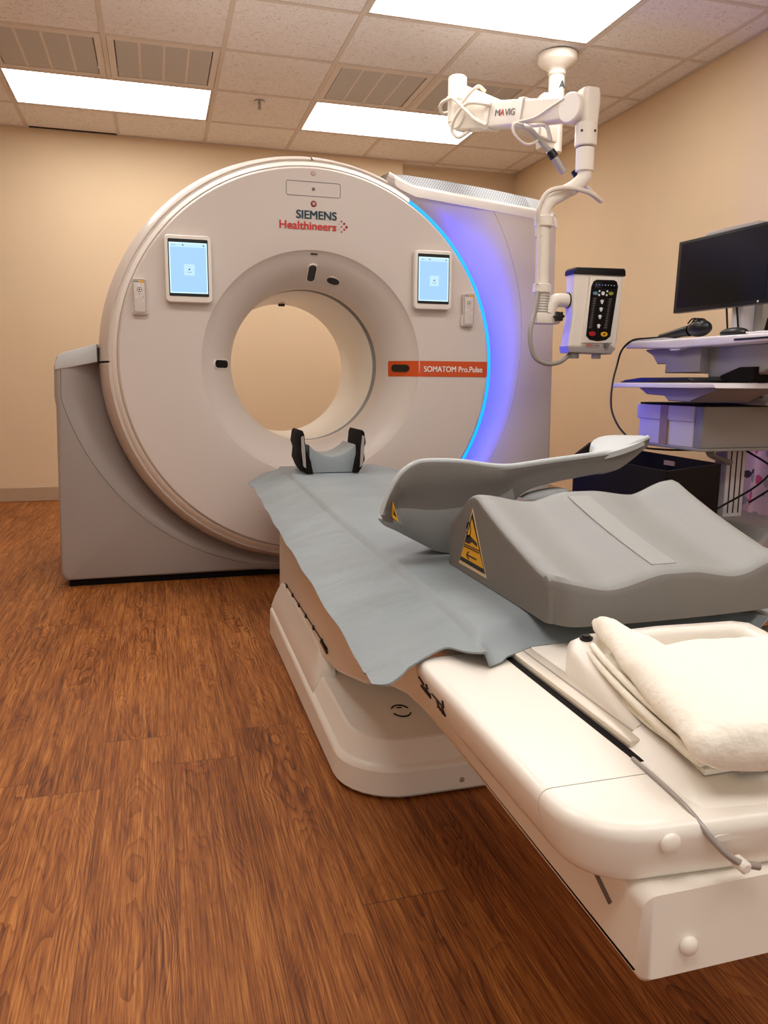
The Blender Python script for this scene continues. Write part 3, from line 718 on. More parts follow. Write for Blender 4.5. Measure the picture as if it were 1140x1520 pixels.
# grey table cover sheet with hanging flaps
def drape():
    bm = bmesh.new(); NU, NV = 80, 150; rows = []
    edge = [(3.27, .352), (3.20, .346), (2.965, .348), (2.154, .312), (1.622, .293), (1.328, .282), (1.159, .277), (1.051, .274), (.987, .270), (.955, .268)]
    fold = [(3.27, .489), (2.74, .481), (2.009, .453), (1.569, .444), (1.207, .438), (.95, .434)]
    def itp(tb_, y):
        for (ya, a), (yb, b_) in zip(tb_, tb_[1:]):
            if y >= yb: return b_ + (a - b_) * (y - yb) / (ya - yb)
        return tb_[-1][1]
    for v in range(NV + 1):
        tv = v / NV; row = []
        for u in range(NU + 1):
            tu = u / NU
            # near end outline wavers
            if tu < .035: yn = .984 - .020 * math.sin(tu / .035 * PI / 2)
            elif tu < .10: yn = .964 + .029 * ((tu - .035) / .065) ** 1.5
            elif tu < .22: yn = .993 + .020 * math.sin((tu - .10) / .12 * PI / 2)
            elif tu < .30: yn = 1.013 - .06 * math.sin((tu - .22) / .08 * PI / 2)
            elif tu < .40: yn = .953 + .045 * (tu - .30) / .10
            else: yn = .998 + .02 * min(1, (tu - .40) / .3) - .055 * min(1, max(0, (tu - .80) / .06))
            yf = 3.265 - .06 * max(0, 1 - tu / .12) - .03 * max(0, (tu - .85) / .15)
            y = yn + (yf - yn) * tv
            xe, xf = itp(edge, y), itp(fold, y); xr0, xr1 = 2 * XM - .44, 2 * XM - .225
            ym = min(1, max(0, (y - .98) / .12))
            zt = .538 + .0075 * ym
            if tu < .30:
                s = tu / .30; x = xe + (xf - xe) * s
                z0 = .488 - .010 * max(0, 1 - abs(y - .96) / .25)
                if y < 1.03 : z0 = max(z0, .486)
                z = z0 + (zt - .011 - z0) * (s / .95 if s < .95 else 1) ** .9 + .011 * max(0, (s - .95) / .05)
                if y < 1.03 and x > .335: z = max(z, .5055)
                A = (1 - s) * s * 4
                z += .004 * A * noise.noise(Vector((x * 4, y * 16, 0))) + .003 * (1 - s) * math.sin(y * 21 + 4 * x) * (1 if y > 1.1 else .3)
                if y > 1.1: z += .0055 * A * (abs(noise.noise(Vector((x * 3, y * 11 + x * 3, 5)))) * 2.0 - .5) ** 2 * 2
            elif tu < .86:
                s = (tu - .30) / .56; x = xf + (xr0 - xf) * s
                z = zt + .0015 * noise.noise(Vector((x * 5, y * 3, 3)))
                dip = max(0, 1 - (y - yn) / .06)
                z -= (.030 * dip if s < .12 else .026 * dip)
                z = max(z, .5125 if s > .05 else .506)
                if y > 2.7 and s < .2: z += .007 * math.exp(-((y - 2.95 + s * 1.2) / .05) ** 2)
            else:
                s = (tu - .86) / .14; x = xr0 + (xr1 - xr0) * s; z = max(zt - (.045) * s ** .8, .5065 if y < 1.05 else 0) + .004 * s * noise.noise(Vector((x * 4, y * 9, 7)))
            row.append(Vector((x, y, z)))
        rows.append(row)
    loft(bm, rows, closed=False)
    for f in bm.faces: f.normal_flip() if f.normal.z < 0 else None
    bm.normal_update()
    # real thickness
    bmesh.ops.solidify(bm, geom=list(bm.faces), thickness=.003)
    return bm
tag(link('table_cover_sheet', drape(), 'pad', smooth=60), 'long grey vinyl cover sheet draped over the patient table with a rumpled left flap', 'table cover')

# ------------------------------------------------------------------ leg support wedge with two channels
def wedge():
    t = thing('leg_support_wedge', 'large grey double-channel leg support wedge with yellow triangle sticker on the table', 'support wedge', (.77, 1.2, .546))
    X0, X1 = .541, .962; Z0 = .5465
    def crv(tb_, q):
        for (a, va), (b_, vb) in zip(tb_, tb_[1:]):
            if q <= b_:
                u = (q - a) / (b_ - a); u = u * u * (3 - 2 * u); return va + (vb - va) * u
        return tb_[-1][1]
    rid = lambda q: crv([(0, .700), (.26, .684), (.44, .700), (.56, .700), (.78, .690), (1, .716)], q)
    frt = lambda q: crv([(0, .6195), (.20, .606), (.44, .6245), (.54, .6245), (.76, .612), (1, .634)], q)
    bm = bmesh.new(); secs = []
    N = 64
    for i in range(-3, N + 4):
        s = min(1, max(0, i / N)); x = X0 + .008 + (X1 - X0 - .016) * s; d = 0
        if i <= 0: a = -i / 3; d = .010 * (1 - math.cos(a * PI / 2)); x = X0 + .008 - .008 * math.sin(a * PI / 2)
        if i >= N: a = (i - N) / 3; d = .010 * (1 - math.cos(a * PI / 2)); x = X1 - .008 + .008 * math.sin(a * PI / 2)
        zr, zf = rid(s), frt(s); yy0 = .978 - .014 * max(0, math.sin(PI * s)) ** .5 + .012 * s
        cr = .018 * max(0, 1 - s / .07) ** 2 + .018 * max(0, 1 - (1 - s) / .07) ** 2      # rounded plan corners at the near end
        yf = yy0 + cr + d
        P_ = [(1.405 - d * .5, Z0 + 0), (1.408 - d, .618 - d), (1.400 - d, .632 - d), (1.315, zr - .012 - d), (1.300, zr - .005 - d), (1.285, zr - .0015 - d), (1.270, zr - .004 - d)]
        ya, za = 1.262, zr - .008 - d; yb, zb = yf + .030, zf - d
        dep = (rid(0) - zr) * .8
        for k in range(1, 9):
            q = k / 9; P_.append((ya + (yb - ya) * q, za + (zb - za) * q - .004 * math.sin(PI * q)))
        P_ += [(yb, zb), (yf + .014, zf - .002 - d), (yf + .005, zf - .009 - d), (yf, zf - .022 - d), (yf - .003, Z0 + .012), (yf - .003, Z0)]
        secs.append([Vector((x, y, z)) for y, z in P_])
    loft(bm, secs)
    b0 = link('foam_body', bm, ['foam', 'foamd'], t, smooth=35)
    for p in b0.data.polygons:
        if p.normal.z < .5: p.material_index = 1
    # flat band between the channels
    sb = bmesh.new(); secs = []
    xc0, xc1 = .716, .762
    for k in range(9):
        q = k / 8; y = 1.262 + (1.000 - 1.262) * q
        z = .6925 + (.6245 - .6925) * q - .004 * math.sin(PI * q) + .0012
        secs.append([Vector((xc0, y, z - .03)), Vector((xc0 + .001, y, z)), Vector((xc1 - .001, y, z)), Vector((xc1, y, z - .03))])
    loft(sb, secs); link('center_ridge', sb, 'foaml2', t, smooth=40)
    # warning triangle on the left side
    xs = X0
    tri = lambda a, bl, br, x, mk, nm, par: link(nm, prism(bmesh.new(), [a, bl, br], 'x', x, xs + .002), mk, par, smooth=None)
    w = tri((1.288, .6735), (1.3480, .5595), (1.219, .5605), xs - .0006, 'cream', 'warning_sticker', t)
    tri((1.288, .6665), (1.3430, .5665), (1.2235, .5665), xs - .0010, 'black', 'sticker_triangle', w)
    tri((1.2882, .6545), (1.3368, .5750), (1.2312, .5750), xs - .0014, 'yellow', 'sticker_field', w)
    g = bmesh.new(); X = xs - .0018
    stroke2 = lambda p, q, wd: stroke_x(g, p, q, wd, X, xs + .001)
    stroke2((1.3215, .6015), (1.2505, .6030), .0022); stroke2((1.3225, .5975), (1.2490, .5990), .0022)
    for a in range(0, 330, 30):
        p = (1.302 + .010 * math.cos(math.radians(a)), .632 + .013 * math.sin(math.radians(a))); q = (1.302 + .010 * math.cos(math.radians(a + 30)), .632 + .013 * math.sin(math.radians(a + 30))); stroke2(p, q, .003)
    prism(g, [(1.318, .606), (1.310, .620), (1.298, .623), (1.262, .615), (1.260, .608), (1.285, .612), (1.298, .606)], 'x', X, xs + .001)
    stroke2((1.309, .5835), (1.262, .5845), .003); stroke2((1.309, .5835), (1.298, .5915), .003); stroke2((1.309, .5835), (1.298, .577), .003)
    link('sticker_symbols', g, 'black', w, smooth=None)
def stroke_x(bm, p, q, w, xa, xb):
    (a, b_), (c, d) = p, q; L = math.hypot(c - a, d - b_); nx, nz = -(d - b_) / L * w / 2, (c - a) / L * w / 2
    prism(bm, [(a + nx, b_ + nz), (c + nx, d + nz), (c - nx, d - nz), (a - nx, b_ - nz)], 'x', xa, xb)
wedge()

# ------------------------------------------------------------------ curved arm support leaning on the wedge
def armrest():
    t = thing('curved_arm_support', 'long curved grey support pad with a light rim, leaning on the back of the wedge', 'support pad', (.75, 1.6, .546))
    top = [(.414, .640), (.424, .672), (.440, .703), (.457, .724), (.482, .739), (.512, .743), (.580, .740), (.656, .729), (.700, .730), (.770, .738), (.838, .745), (.885, .750), (.933, .756), (.970, .770), (1.002, .784)]
    bot = [(.416, .628), (.430, .613), (.458, .599), (.500, .576), (.550, .552), (.600, .549), (.640, .565), (.690, .612), (.733, .668), (.800, .688), (.860, .698), (.904, .704), (.934, .707), (.967, .729), (1.002, .762)]
    def sm(p): return [(v.x, v.z) for v in smooth_path([(a, 0, b_) for a, b_ in p], 4)]
    T_, B_ = sm(top), sm(bot); n = len(T_)
    bm = bmesh.new(); secs = []
    Y0, Y1 = 1.435, 1.80
    for i in range(n):
        (xa, za), (xb, zb) = T_[i], B_[i]; hgt = za - zb; k = min(1, hgt / .12)
        Y1_ = Y0 + .06 + .22 * min(1, max(0, (xa - .414) / .2)) - .13 * min(1, max(0, (xa - .80) / .15)); rise = -.27 * (Y1_ - Y0); sh = lambda y: xa + (y - Y0) * .36 * max(0, 1 - (xa - .414) / .3)
        front = [Vector((xa, Y0, za)), Vector((xa + (xb - xa) * .03, Y0 - .002, za - hgt * .03)), Vector((xa + (xb - xa) * .22, Y0 + .002, za - hgt * .22)),
                 Vector((xa + (xb - xa) * .30, Y0 + .010 * k, za - hgt * .30)), Vector((xa + (xb - xa) * .5, Y0 + .017 * k, za - hgt * .5)),
                 Vector((xa + (xb - xa) * .8, Y0 + .024 * k, za - hgt * .8)), Vector((xb, Y0 + .045, zb))]
        dish = .05 * k; Y1 = Y0 + .06 + .22 * min(1, max(0, (xa - .414) / .2)) - .13 * min(1, max(0, (xa - .80) / .15))
        back = [Vector((max(xb, sh(Y1)), Y1 - .02, min(zb, za - .02) + .004)), Vector((sh(Y1), Y1, za - .010 + rise)), Vector((sh(Y1 - .01), Y1 - .010, za + rise)), Vector((sh(Y1 - .03), Y1 - .03, za + rise * .85 - .004)), Vector((sh((Y0 + Y1) / 2), (Y0 + Y1) / 2, za - dish * .4 + rise * .5)), Vector((sh(Y0 + .03), Y0 + .03, za - .004)), Vector((xa, Y0 + .015, za))]
        secs.append(front + back)
    loft(bm, secs)
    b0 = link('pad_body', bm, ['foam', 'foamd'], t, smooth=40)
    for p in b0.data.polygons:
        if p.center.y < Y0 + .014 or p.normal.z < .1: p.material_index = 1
    rm = bmesh.new(); tube(rm, [(x, Y0 + .006, z + .002) for x, z in T_[::3]] + [(1.004, Y0 + .006, .785)], .0058, 10, 4)
    link('rim', rm, 'foaml', t)
    # scooped end lip at the right
    lp_ = bmesh.new(); secs = []
    for k in range(9):
        q = k / 8; x = .885 + .119 * q; z = .7505 + .034 * q - .002 * math.sin(PI * q); r0 = .012 * (1 - max(0, math.sin(PI * q)) ** .5)
        y1 = Y0 + .02 + .085 * max(0, math.sin(PI * (.04 + .86 * q))) ** .8
        secs.append([Vector((x, Y0 - .004 + r0, z - .012)), Vector((x, Y0 - .006 + r0, z)), Vector((x, (Y0 + y1) / 2, z + .004 + .008 * math.sin(PI * q))), Vector((x, y1, z + .002 + .012 * math.sin(PI * q))), Vector((x, y1 + .004, z - .02))])
    loft(lp_, secs); link('end_lip', lp_, 'foaml', t, smooth=60)
    # handle slot: light grey inlay standing for the bright opening
    hs = bmesh.new(); secs = []
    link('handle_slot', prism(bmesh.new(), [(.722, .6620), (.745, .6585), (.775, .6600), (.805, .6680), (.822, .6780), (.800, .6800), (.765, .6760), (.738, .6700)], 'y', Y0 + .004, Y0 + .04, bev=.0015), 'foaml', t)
    s = link('warning_sticker', prism(bmesh.new(), [(.4345, .6680), (.4345, .6360), (.4470, .6270)], 'y', Y0 + .0005, Y0 + .012), 'yellow', t, smooth=None)
    link('sticker_symbols', prism(bmesh.new(), [(.4360, .6560), (.4360, .6420), (.4430, .6360), (.4390, .6450)], 'y', Y0 - .0004, Y0 + .006), 'black', s, smooth=None)
armrest()

# ------------------------------------------------------------------ folded linen
def linen():
    t = thing('folded_blanket', 'cream cotton blanket folded in layers with a thick front roll, in the end tray', 'blanket', (.60, .75, .515))
    def layer(cs, z, th, seed, amp=.003, name='fold_layer', side=.0):
        bm = bmesh.new(); (ax, ay), (bx_, by), (cx, cy), (dx, dy) = cs; N = 34
        rows_t = []
        def pt(u, v): return ((ax * (1 - u) + dx * u) * (1 - v) + (bx_ * (1 - u) + cx * u) * v, (ay * (1 - u) + dy * u) * (1 - v) + (by * (1 - u) + cy * u) * v)
        secs = []
        for i in range(N + 1):
            v = i / N; row = []
            for j in range(N + 1):
                u = j / N; x, y = pt(u, v)
                e = min(1, u / .05, (1 - u) / .05, v / .04, (1 - v) / .04); e = math.sqrt(max(0, 1 - (1 - e) ** 2))
                h = z + th * (.45 + .55 * e) + amp * noise.noise(Vector((x * 14 + seed, y * 9, seed))) * 1.2 + amp * .8 * noise.noise(Vector((x * 40, y * 26, seed * 3)))
                row.append(Vector((x + .004 * noise.noise(Vector((y * 18, seed, 0))), y, h)))
            secs.append(row)
        loft(bm, secs, closed=False)
        bd = [e for e in bm.edges if e.is_boundary]; r = bmesh.ops.extrude_edge_only(bm, edges=bd)
        for v_ in r['geom']:
            if isinstance(v_, bmesh.types.BMVert): v_.co.z = z + .1 * th + .002 * noise.noise(Vector((v_.co.x * 9, v_.co.y * 12, 1)))
        bmesh.ops.recalc_face_normals(bm, faces=list(bm.faces))
        return link(name, bm, 'linen', t, smooth=70)
    # stacked layers seen along the left edge
    for k, (dx, th) in enumerate(((.006, .011), (.0, .010), (.005, .009), (.001, .009), (.010, .009))):
        z = .5150 + .0092 * k
        layer([(.520 + dx + .001 * k, .858 - .004 * k), (.501 + dx, .600 + .003 * k), (.90, .585), (.92, .835 - .003 * k)], z - .0008 * k, th, k * 5.1, .0016)
    layer([(.556, .838), (.540, .600), (.93, .585), (.95, .832)], .5530, .010, 3.3, .0050, 'top_fold')
    # thick roll lying along the left side
    def rad(q): return .0105 + .008 * min(1, q * 2.2) + .009 * q
    rl = bmesh.new(); path = smooth_path([(.566, .905, .5735), (.561, .86, .574), (.547, .80, .574), (.530, .73, .572), (.516, .66, .568), (.505, .60, .563), (.500, .563, .556)], 8); n = 22; secs = []
    for i, p in enumerate(path):
        q = i / (len(path) - 1); R = rad(q); w = 1.0 + 1.35 * q
        if q < .06: R *= .55 + .45 * q / .06
        if q > .95: R *= 1 - .30 * ((q - .95) / .05)
        row = []
        for k in range(n):
            a = 2 * PI * k / n; cx_ = R * w * math.cos(a) + R * (w - 1) * .9; cz_ = R * .92 * math.sin(a)
            pv = Vector((p.x + cx_, p.y + .0 * cx_ - cx_ * .22 * q, p.z + cz_))
            pv += Vector((math.cos(a), 0, math.sin(a))) * (.0022 * abs(noise.noise(Vector((pv.x * 26, pv.y * 9, pv.z * 26)))) * 2); pv += Vector((0, 0, 1)) * (.0038 * noise.noise(pv * 22) + .0012 * noise.noise(pv * 60))
            row.append(pv)
        secs.append(row)
    loft(rl, secs); link('front_roll', rl, 'linen', t, smooth=70)
    for k, (dx, dz) in enumerate(((0, 0), (-.004, -.010), (.003, -.018))):
        f = bmesh.new(); tube(f, [(.536 + dx, .862, .5585 + dz), (.520 + dx, .80, .5575 + dz), (.508 + dx, .72, .553 + dz), (.500 + dx, .64, .549 + dz), (.499 + dx, .60, .546 + dz)], .0042, 8, 6)
        link('folded_edge', f, 'linen', t, smooth=70)
linen()
link_ = thing('rail_knob', 'small black knurled knob on the corner of the end tray beside the blanket', 'knob', (.545, .893, .556))
kb = cyl(bmesh.new(), (.545, .893, .5550), (.545, .893, .5595), .009, 14); cyl(kb, (.545, .893, .559), (.545, .893, .5620), .006, 10)
link('knob_body', kb, 'black', link_)

# ------------------------------------------------------------------ ceiling mounted jointed arm
arm = thing('ceiling_jointed_arm', 'white jointed support arm hanging from a round ceiling plate, with cables wrapped round it', 'support arm', (2.146, 4.1, H))
CXA, CYA = 2.146, 4.10
pl = bmesh.new(); n = 40
loft(pl, [[Vector((CXA + r * math.cos(2 * PI * k / n), CYA + r * math.sin(2 * PI * k / n), z)) for k in range(n)] for r, z in ((.100, H - .004), (.105, H - .008), (.106, H - .040), (.100, H - .050), (.060, H - .078), (.047, H - .086), (.044, H - .092))])
link('ceiling_plate', pl, 'armw', arm, smooth=40)
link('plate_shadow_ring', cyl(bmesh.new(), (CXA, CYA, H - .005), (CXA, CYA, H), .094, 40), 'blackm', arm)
link('column_collar', cyl(bmesh.new(), (CXA, CYA, H - .112), (CXA, CYA, H - .088), .047, 32, bev=.004), 'armw', arm)
link('column', cyl(bmesh.new(), (CXA, CYA, 2.145), (CXA, CYA, H - .11), .042, 32, bev=.003), 'armw', arm)
st = link('column_label', cyl(bmesh.new(), (CXA, CYA, 2.34), (CXA, CYA, 2.53), .0436, 32), 'shell2', arm)
text_mesh('lettering', 'A', .055, 'teal', st, FACE_Y(CXA - .010, CYA - .047, 2.465))
text_mesh('lettering', 'MAVIG', .025, 'teal', st, FACE_Y(CXA - .036, CYA - .047, 2.40))
link('column_fairing', box(bmesh.new(), CXA - .095, CXA - .01, CYA - .04, CYA + .04, 2.16, 2.44, .012), 'armw', arm)
EL = Vector((1.500, 3.87, 2.23)); WR = Vector((1.77, 3.2, 2.055))
def bar(p, q, w0, h0, w1, h1, name, mk='armw', bev=.010, parent=arm):
    p, q = Vector(p), Vector(q); d = (q - p).normalized(); sx = d.cross(Vector((0, 0, 1))).normalized(); up = sx.cross(d)
    def sec(c, w, h): return [c + sx * a + up * b_ for a, b_ in rrect(-w / 2, w / 2, -h / 2, h / 2, min(bev, w / 2.1, h / 2.1), 4)]
    return link(name, loft(bmesh.new(), [sec(p, w0, h0), sec(q, w1, h1)]), mk, parent, smooth=40)
bar((CXA, CYA, 2.235), (EL.x, EL.y, 2.300), .075, .105, .075, .085, 'upper_arm')
link('elbow_post', cyl(bmesh.new(), (EL.x - .015, EL.y, 2.165), (EL.x - .015, EL.y, 2.385), .046, 32, bev=.006), 'armw', arm)
E2 = EL + Vector((.0, -.03, -.04))
bar(E2, WR, .075, .130, .070, .090, 'spring_arm')
dv = (WR - E2).normalized(); sx = dv.cross(Vector((0, 0, 1))).normalized()
jc = WR + sx * 0.0
link('wrist_disc', cyl(bmesh.new(), WR - sx * .046 * (1 if sx.y > 0 else -1), WR + sx * .046 * (1 if sx.y > 0 else -1), .062, 36, bev=.006), 'armw', arm)
link('elbow_disc', cyl(bmesh.new(), E2 - sx * .044, E2 + sx * .044, .062, 36, bev=.006), 'armw', arm)
WX, WY = 1.808, 3.17
hb = bmesh.new(); loft(hb, [[Vector((WX + .004 + a, WY + b_, z)) for a, b_ in rrect(-w / 2, w / 2, -.04, .04, .022, 4)] for w, z in ((.07, 1.985), (.075, 2.01), (.085, 2.06), (.086, 2.10), (.075, 2.128))])
link('wrist_head', hb, 'armw', arm, smooth=40)
link('swivel_collar', cyl(bmesh.new(), (WX, WY, 1.900), (WX, WY, 1.995), .047, 32, bev=.004), 'armw', arm)
for a in (-.9, .35): link('collar_screw', cyl(bmesh.new(), (WX + .046 * math.sin(a), WY - .046 * math.cos(a), 1.955), (WX + .050 * math.sin(a), WY - .050 * math.cos(a), 1.955), .005, 10), 'black', arm)
link('tube_socket', cyl(bmesh.new(), (WX, WY, 1.800), (WX, WY, 1.895), .039, 32, bev=.003), 'shell2', arm)
sb = bmesh.new(); tube(sb, [(WX, WY, 1.81), (WX - .002, WY, 1.775), (WX - .045, WY, 1.735), (1.70, WY, 1.700), (1.640, WY, 1.660), (1.620, WY, 1.60), (1.620, WY, 1.52)], .030, 18, 8)
link('bent_tube', sb, 'armw', arm, smooth=60)
link('clamp_ring', cyl(bmesh.new(), (1.626, WY, 1.560), (1.626, WY, 1.605), .041, 24, bev=.004), 'armw', arm)
link('clamp_ring', cyl(bmesh.new(), (1.628, WY, 1.285), (1.628, WY, 1.325), .040, 24, bev=.004), 'armw', arm)
link('post', cyl(bmesh.new(), (1.630, WY, 1.17), (1.622, WY, 1.60), .029, 20, bev=.003), 'armw', arm)
gl = bmesh.new()
for k in range(7): cyl(gl, (1.630, WY, 1.205 + k * .011), (1.630, WY, 1.2075 + k * .011), .0305, 20)
link('post_scale_marks', gl, 'greyink', arm)
link('lower_clamp', box(bmesh.new(), 1.592, 1.708, WY - .034, WY + .03, 1.155, 1.200, .008), 'armw', arm)
kn = bmesh.new(); kp = []
for k in range(24): r = .019 + .004 * math.cos(k / 24 * 2 * PI * 6); kp.append((1.690 + r * math.cos(2 * PI * k / 24), 1.186 + r * math.sin(2 * PI * k / 24)))
prism(kn, kp, 'y', WY - .062, WY - .033, bev=.002); link('clamp_knob', kn, 'black', arm)
ha = bmesh.new(); tube(ha, [(1.665, WY, 1.20), (1.675, WY, 1.235), (1.70, WY, 1.258), (1.76, WY, 1.260)], .030, 16, 6)
link('head_bracket', ha, 'armw', arm, smooth=60)
link('bracket_gasket', cyl(bmesh.new(), (1.752, WY, 1.260), (1.760, WY, 1.260), .034, 24), 'black', arm)
link('bracket_flange', cyl(bmesh.new(), (1.760, WY, 1.260), (1.782, WY, 1.260), .038, 24, bev=.004), 'armw', arm)
# lettering and straps on the spring arm
side = -sx if sx.y > 0 else sx
mid = E2 + (WR - E2) * .42
tx = dv if dv.x > 0 else -dv
mt = Matrix((( tx.x, 0, side.x, 0), (tx.y, 0, side.y, 0), (tx.z, 0, side.z, 0), (0, 0, 0, 1)))
up_ = side.cross(tx).normalized()
mt = Matrix(((tx.x, up_.x, side.x, 0), (tx.y, up_.y, side.y, 0), (tx.z, up_.z, side.z, 0), (0, 0, 0, 1)))
def on_arm(t_, h): return E2 + (WR - E2) * t_ + up_ * h + side * .0385
text_mesh('lettering', 'M', .040, 'greyink', arm, Matrix.Translation(on_arm(.375, -.012)) @ mt, width=.030)
text_mesh('lettering', 'A', .040, 'red', arm, Matrix.Translation(on_arm(.375, -.012) + tx * .033) @ mt, width=.026)
text_mesh('lettering', 'VIG', .040, 'greyink', arm, Matrix.Translation(on_arm(.375, -.012) + tx * .061) @ mt, width=.062)
for t_ in (.30, .59):
    c = E2 + (WR - E2) * t_; hh_ = .066 - .018 * t_
    sbm = bmesh.new(); loft(sbm, [[c + tx * o_ + side * a + up_ * b_ for a, b_ in rrect(-.044, .044, -hh_ - .006, hh_ + .006, .016, 4)] for o_ in (-.014, .014)])
    link('cable_strap', sbm, 'shell2', arm, smooth=40)
def cab(name, pts, r, mk='cable', parent=arm, sub=8): return link(name, tube(bmesh.new(), pts, r, 10, sub), mk, parent, smooth=60)
oa = lambda t_, h, o_=.05: tuple(E2 + (WR - E2) * t_ + up_ * h + side * o_)
cab('cable', [oa(-.10, .10, -.06), oa(-.12, .085, .03), oa(.0, .07, .075), oa(.12, .02, .07), oa(.2, -.02, .052), oa(.32, -.052, .045)], .0085)
cab('cable', [oa(-.13, .06, -.06), oa(-.17, .02, .02), oa(-.12, .055, .07), oa(.03, .075, .06), oa(.10, .04, -.02)], .0085)
cab('cable', [oa(.34, .035, .05), oa(.14, .045, .065), oa(.05, -.02, .078), oa(.03, -.075, .07), oa(.07, -.10, .05), oa(.11, -.08, .03), oa(.12, -.05, 0)], .0085)
cab('cable', [oa(.16, .115, -.02), oa(.17, .12, .04), oa(.10, .06, .065), oa(.06, .02, .062)], .008)
cab('cable', [oa(.60, -.045, .045), oa(.74, -.030, .044), oa(.85, .005, .044), oa(.95, .035, .046)], .005)
cab('cable', [(1.60, 3.34, 2.02), (1.540, 3.32, 2.012), (1.535, 3.30, 1.965), (1.585, 3.29, 1.925), (1.64, 3.29, 1.945), (1.655, 3.30, 2.00)], .006)
cab('cable', [oa(.56, -.055, .03), (1.60, 3.31, 2.00), (1.655, 3.29, 1.945), (1.70, 3.26, 1.885)], .0115, 'cableg')
cab('cable', [oa(.50, -.05, -.02), (1.66, 3.36, 2.03), (1.70, 3.33, 2.02), (1.72, 3.32, 1.96)], .009)
def seg(name, a, b_, r, mk): return link(name, cyl(bmesh.new(), a, b_, r, 16, bev=.002), mk, arm)
c0, c1, c2, c3, c4, c5 = [Vector(p) for p in ((1.690, 3.265, 1.90), (1.710, 3.26, 1.872), (1.765, 3.245, 1.795), (1.800, 3.235, 1.775), (1.81, 3.225, 1.765), (1.83, 3.215, 1.735))]
seg('cable_connector', c0, c1, .020, 'black'); seg('cable_connector', c1, (1.755, 3.25, 1.81), .016, 'greysh'); 
seg('cable_connector', (1.782, 3.21, 1.815), (1.812, 3.20, 1.772), .019, 'black')
cab('cable', [(1.808, 3.20, 1.775), (1.845, 3.19, 1.735), (1.885, 3.17, 1.690), (1.878, 3.15, 1.683), (1.80, 3.12, 1.705), (1.70, 3.12, 1.715), (1.62, 3.13, 1.695), (1.585, 3.14, 1.63), (1.588, 3.15, 1.575)], .010)
cab('cable', [(1.588, 3.15, 1.575), (1.592, 3.145, 1.45), (1.592, 3.145, 1.32)], .006)
cab('cable', [(1.600, 3.15, 1.29), (1.585, 3.14, 1.22), (1.555, 3.12, 1.11), (1.575, 3.12, 1.02), (1.630, 3.12, .985), (1.70, 3.13, .99), (1.76, 3.15, 1.02), (1.800, 3.17, 1.045)], .010, 'cableg')

# injector control head held by the arm
inj = thing('injector_control_head', 'white control head with black keypad, red and yellow keys, held by the ceiling arm', 'control panel', (1.91, 3.17, 1.03))
def tilt(pts): return pts
body = [(1.770, 1.062), (2.012, 1.062), (2.028, 1.085), (2.046, 1.385), (1.786, 1.388), (1.788, 1.20)]
link('housing', puffed(body, 'y', 3.12, 3.24, .014), 'armw', inj)
link('front_bezel', puffed([(1.835, 1.080), (1.995, 1.080), (2.026, 1.375), (1.862, 1.375)], 'y', 3.108, 3.16, .008), 'armw', inj)
link('top_cap', puffed([(1.781, 1.382), (2.049, 1.382), (2.050, 1.405), (2.042, 1.416), (1.792, 1.412), (1.781, 1.402)], 'y', 3.112, 3.245, .006), 'black', inj)
link('bottom_cap', puffed([(1.772, 1.036), (1.998, 1.032), (2.018, 1.064), (1.766, 1.066)], 'y', 3.115, 3.24, .006), 'greysh', inj)
for x in (1.822, 1.938): link('syringe_port', cyl(bmesh.new(), (x, 3.17, 1.012), (x, 3.17, 1.040), .024, 24, bev=.003), 'armg', inj)
kp = link('keypad', puffed([(1.853, 1.112), (1.872, 1.095), (1.915, 1.089), (1.958, 1.095), (1.981, 1.112), (2.008, 1.335), (2.000, 1.356), (1.985, 1.362), (1.894, 1.360), (1.878, 1.352), (1.868, 1.33)], 'y', 3.1045, 3.13, .003), 'blackm', inj)
def key(pts, mk, name='key', d=.0025, par=kp): return link(name, prism(bmesh.new(), pts, 'y', 3.1045 - d, 3.112), mk, par, smooth=None)
key(rrect(1.884, 1.992, 1.325, 1.350, .003), 'glass', 'display', .001)
for k in range(7): key(circ(1.892 + k * .0155, 1.3375, .0022, 10), 'ledb' if k < 3 else 'whitekey', 'indicator', .0018)
key(circ(1.888, 1.300, .0125, 20, .0075), 'bluebtn'); key(circ(1.970, 1.302, .0125, 20, .0075), 'greenbtn'); key(circ(1.928, 1.301, .0085, 20), 'whitekey')
for x, z in ((1.909, 1.310), (1.908, 1.293), (1.950, 1.311), (1.948, 1.294)): key(circ(x, z, .0045, 14), 'whitekey')
for x, z in ((1.925, 1.264), (1.922, 1.230), (1.918, 1.197), (1.914, 1.156)): key([(x - .009, z + .006), (x, z + .010), (x + .009, z + .006), (x + .003, z - .009), (x - .003, z - .009)], 'whitekey')
key(circ(1.882, 1.122, .0175, 22, .0105), 'redbtn'); key(circ(1.945, 1.121, .0175, 22, .0105), 'yellow'); key(circ(1.945, 1.121, .007, 14, .004), 'black', 'key_symbol', .003); key(circ(1.882, 1.122, .006, 14, .006), 'darkred', 'key_symbol', .003)
for x0, x1 in ((1.886, 1.870), (1.968, 1.950)):
    key([(x0 - .012, 1.282), (x0 + .012, 1.282), (x1 + .012, 1.144), (x1 - .010, 1.144)], 'black', 'slider_window', .0012)
    s_ = bmesh.new()
    for k in range(13):
        q = k / 12; x = x0 + (x1 - x0) * q; z = 1.276 - .126 * q; w = .005 * (.4 + abs(q - .45) * 1.2)
        prism(s_, [(x - w - .003, z), (x + w, z + .004), (x + w + .003, z + .001), (x - w, z - .003)], 'y', 3.1028, 3.106)
    link('slider_marks', s_, 'greyink', kp, smooth=None)
key(ring := circ(1.964, 1.073, .011, 20), 'greyink', 'round_logo', -.0042 + .0075, inj)
text_mesh('lettering', 'MEDRAD', .012, 'red', inj, FACE_Y(1.858, 3.1075, 1.068), width=.032)
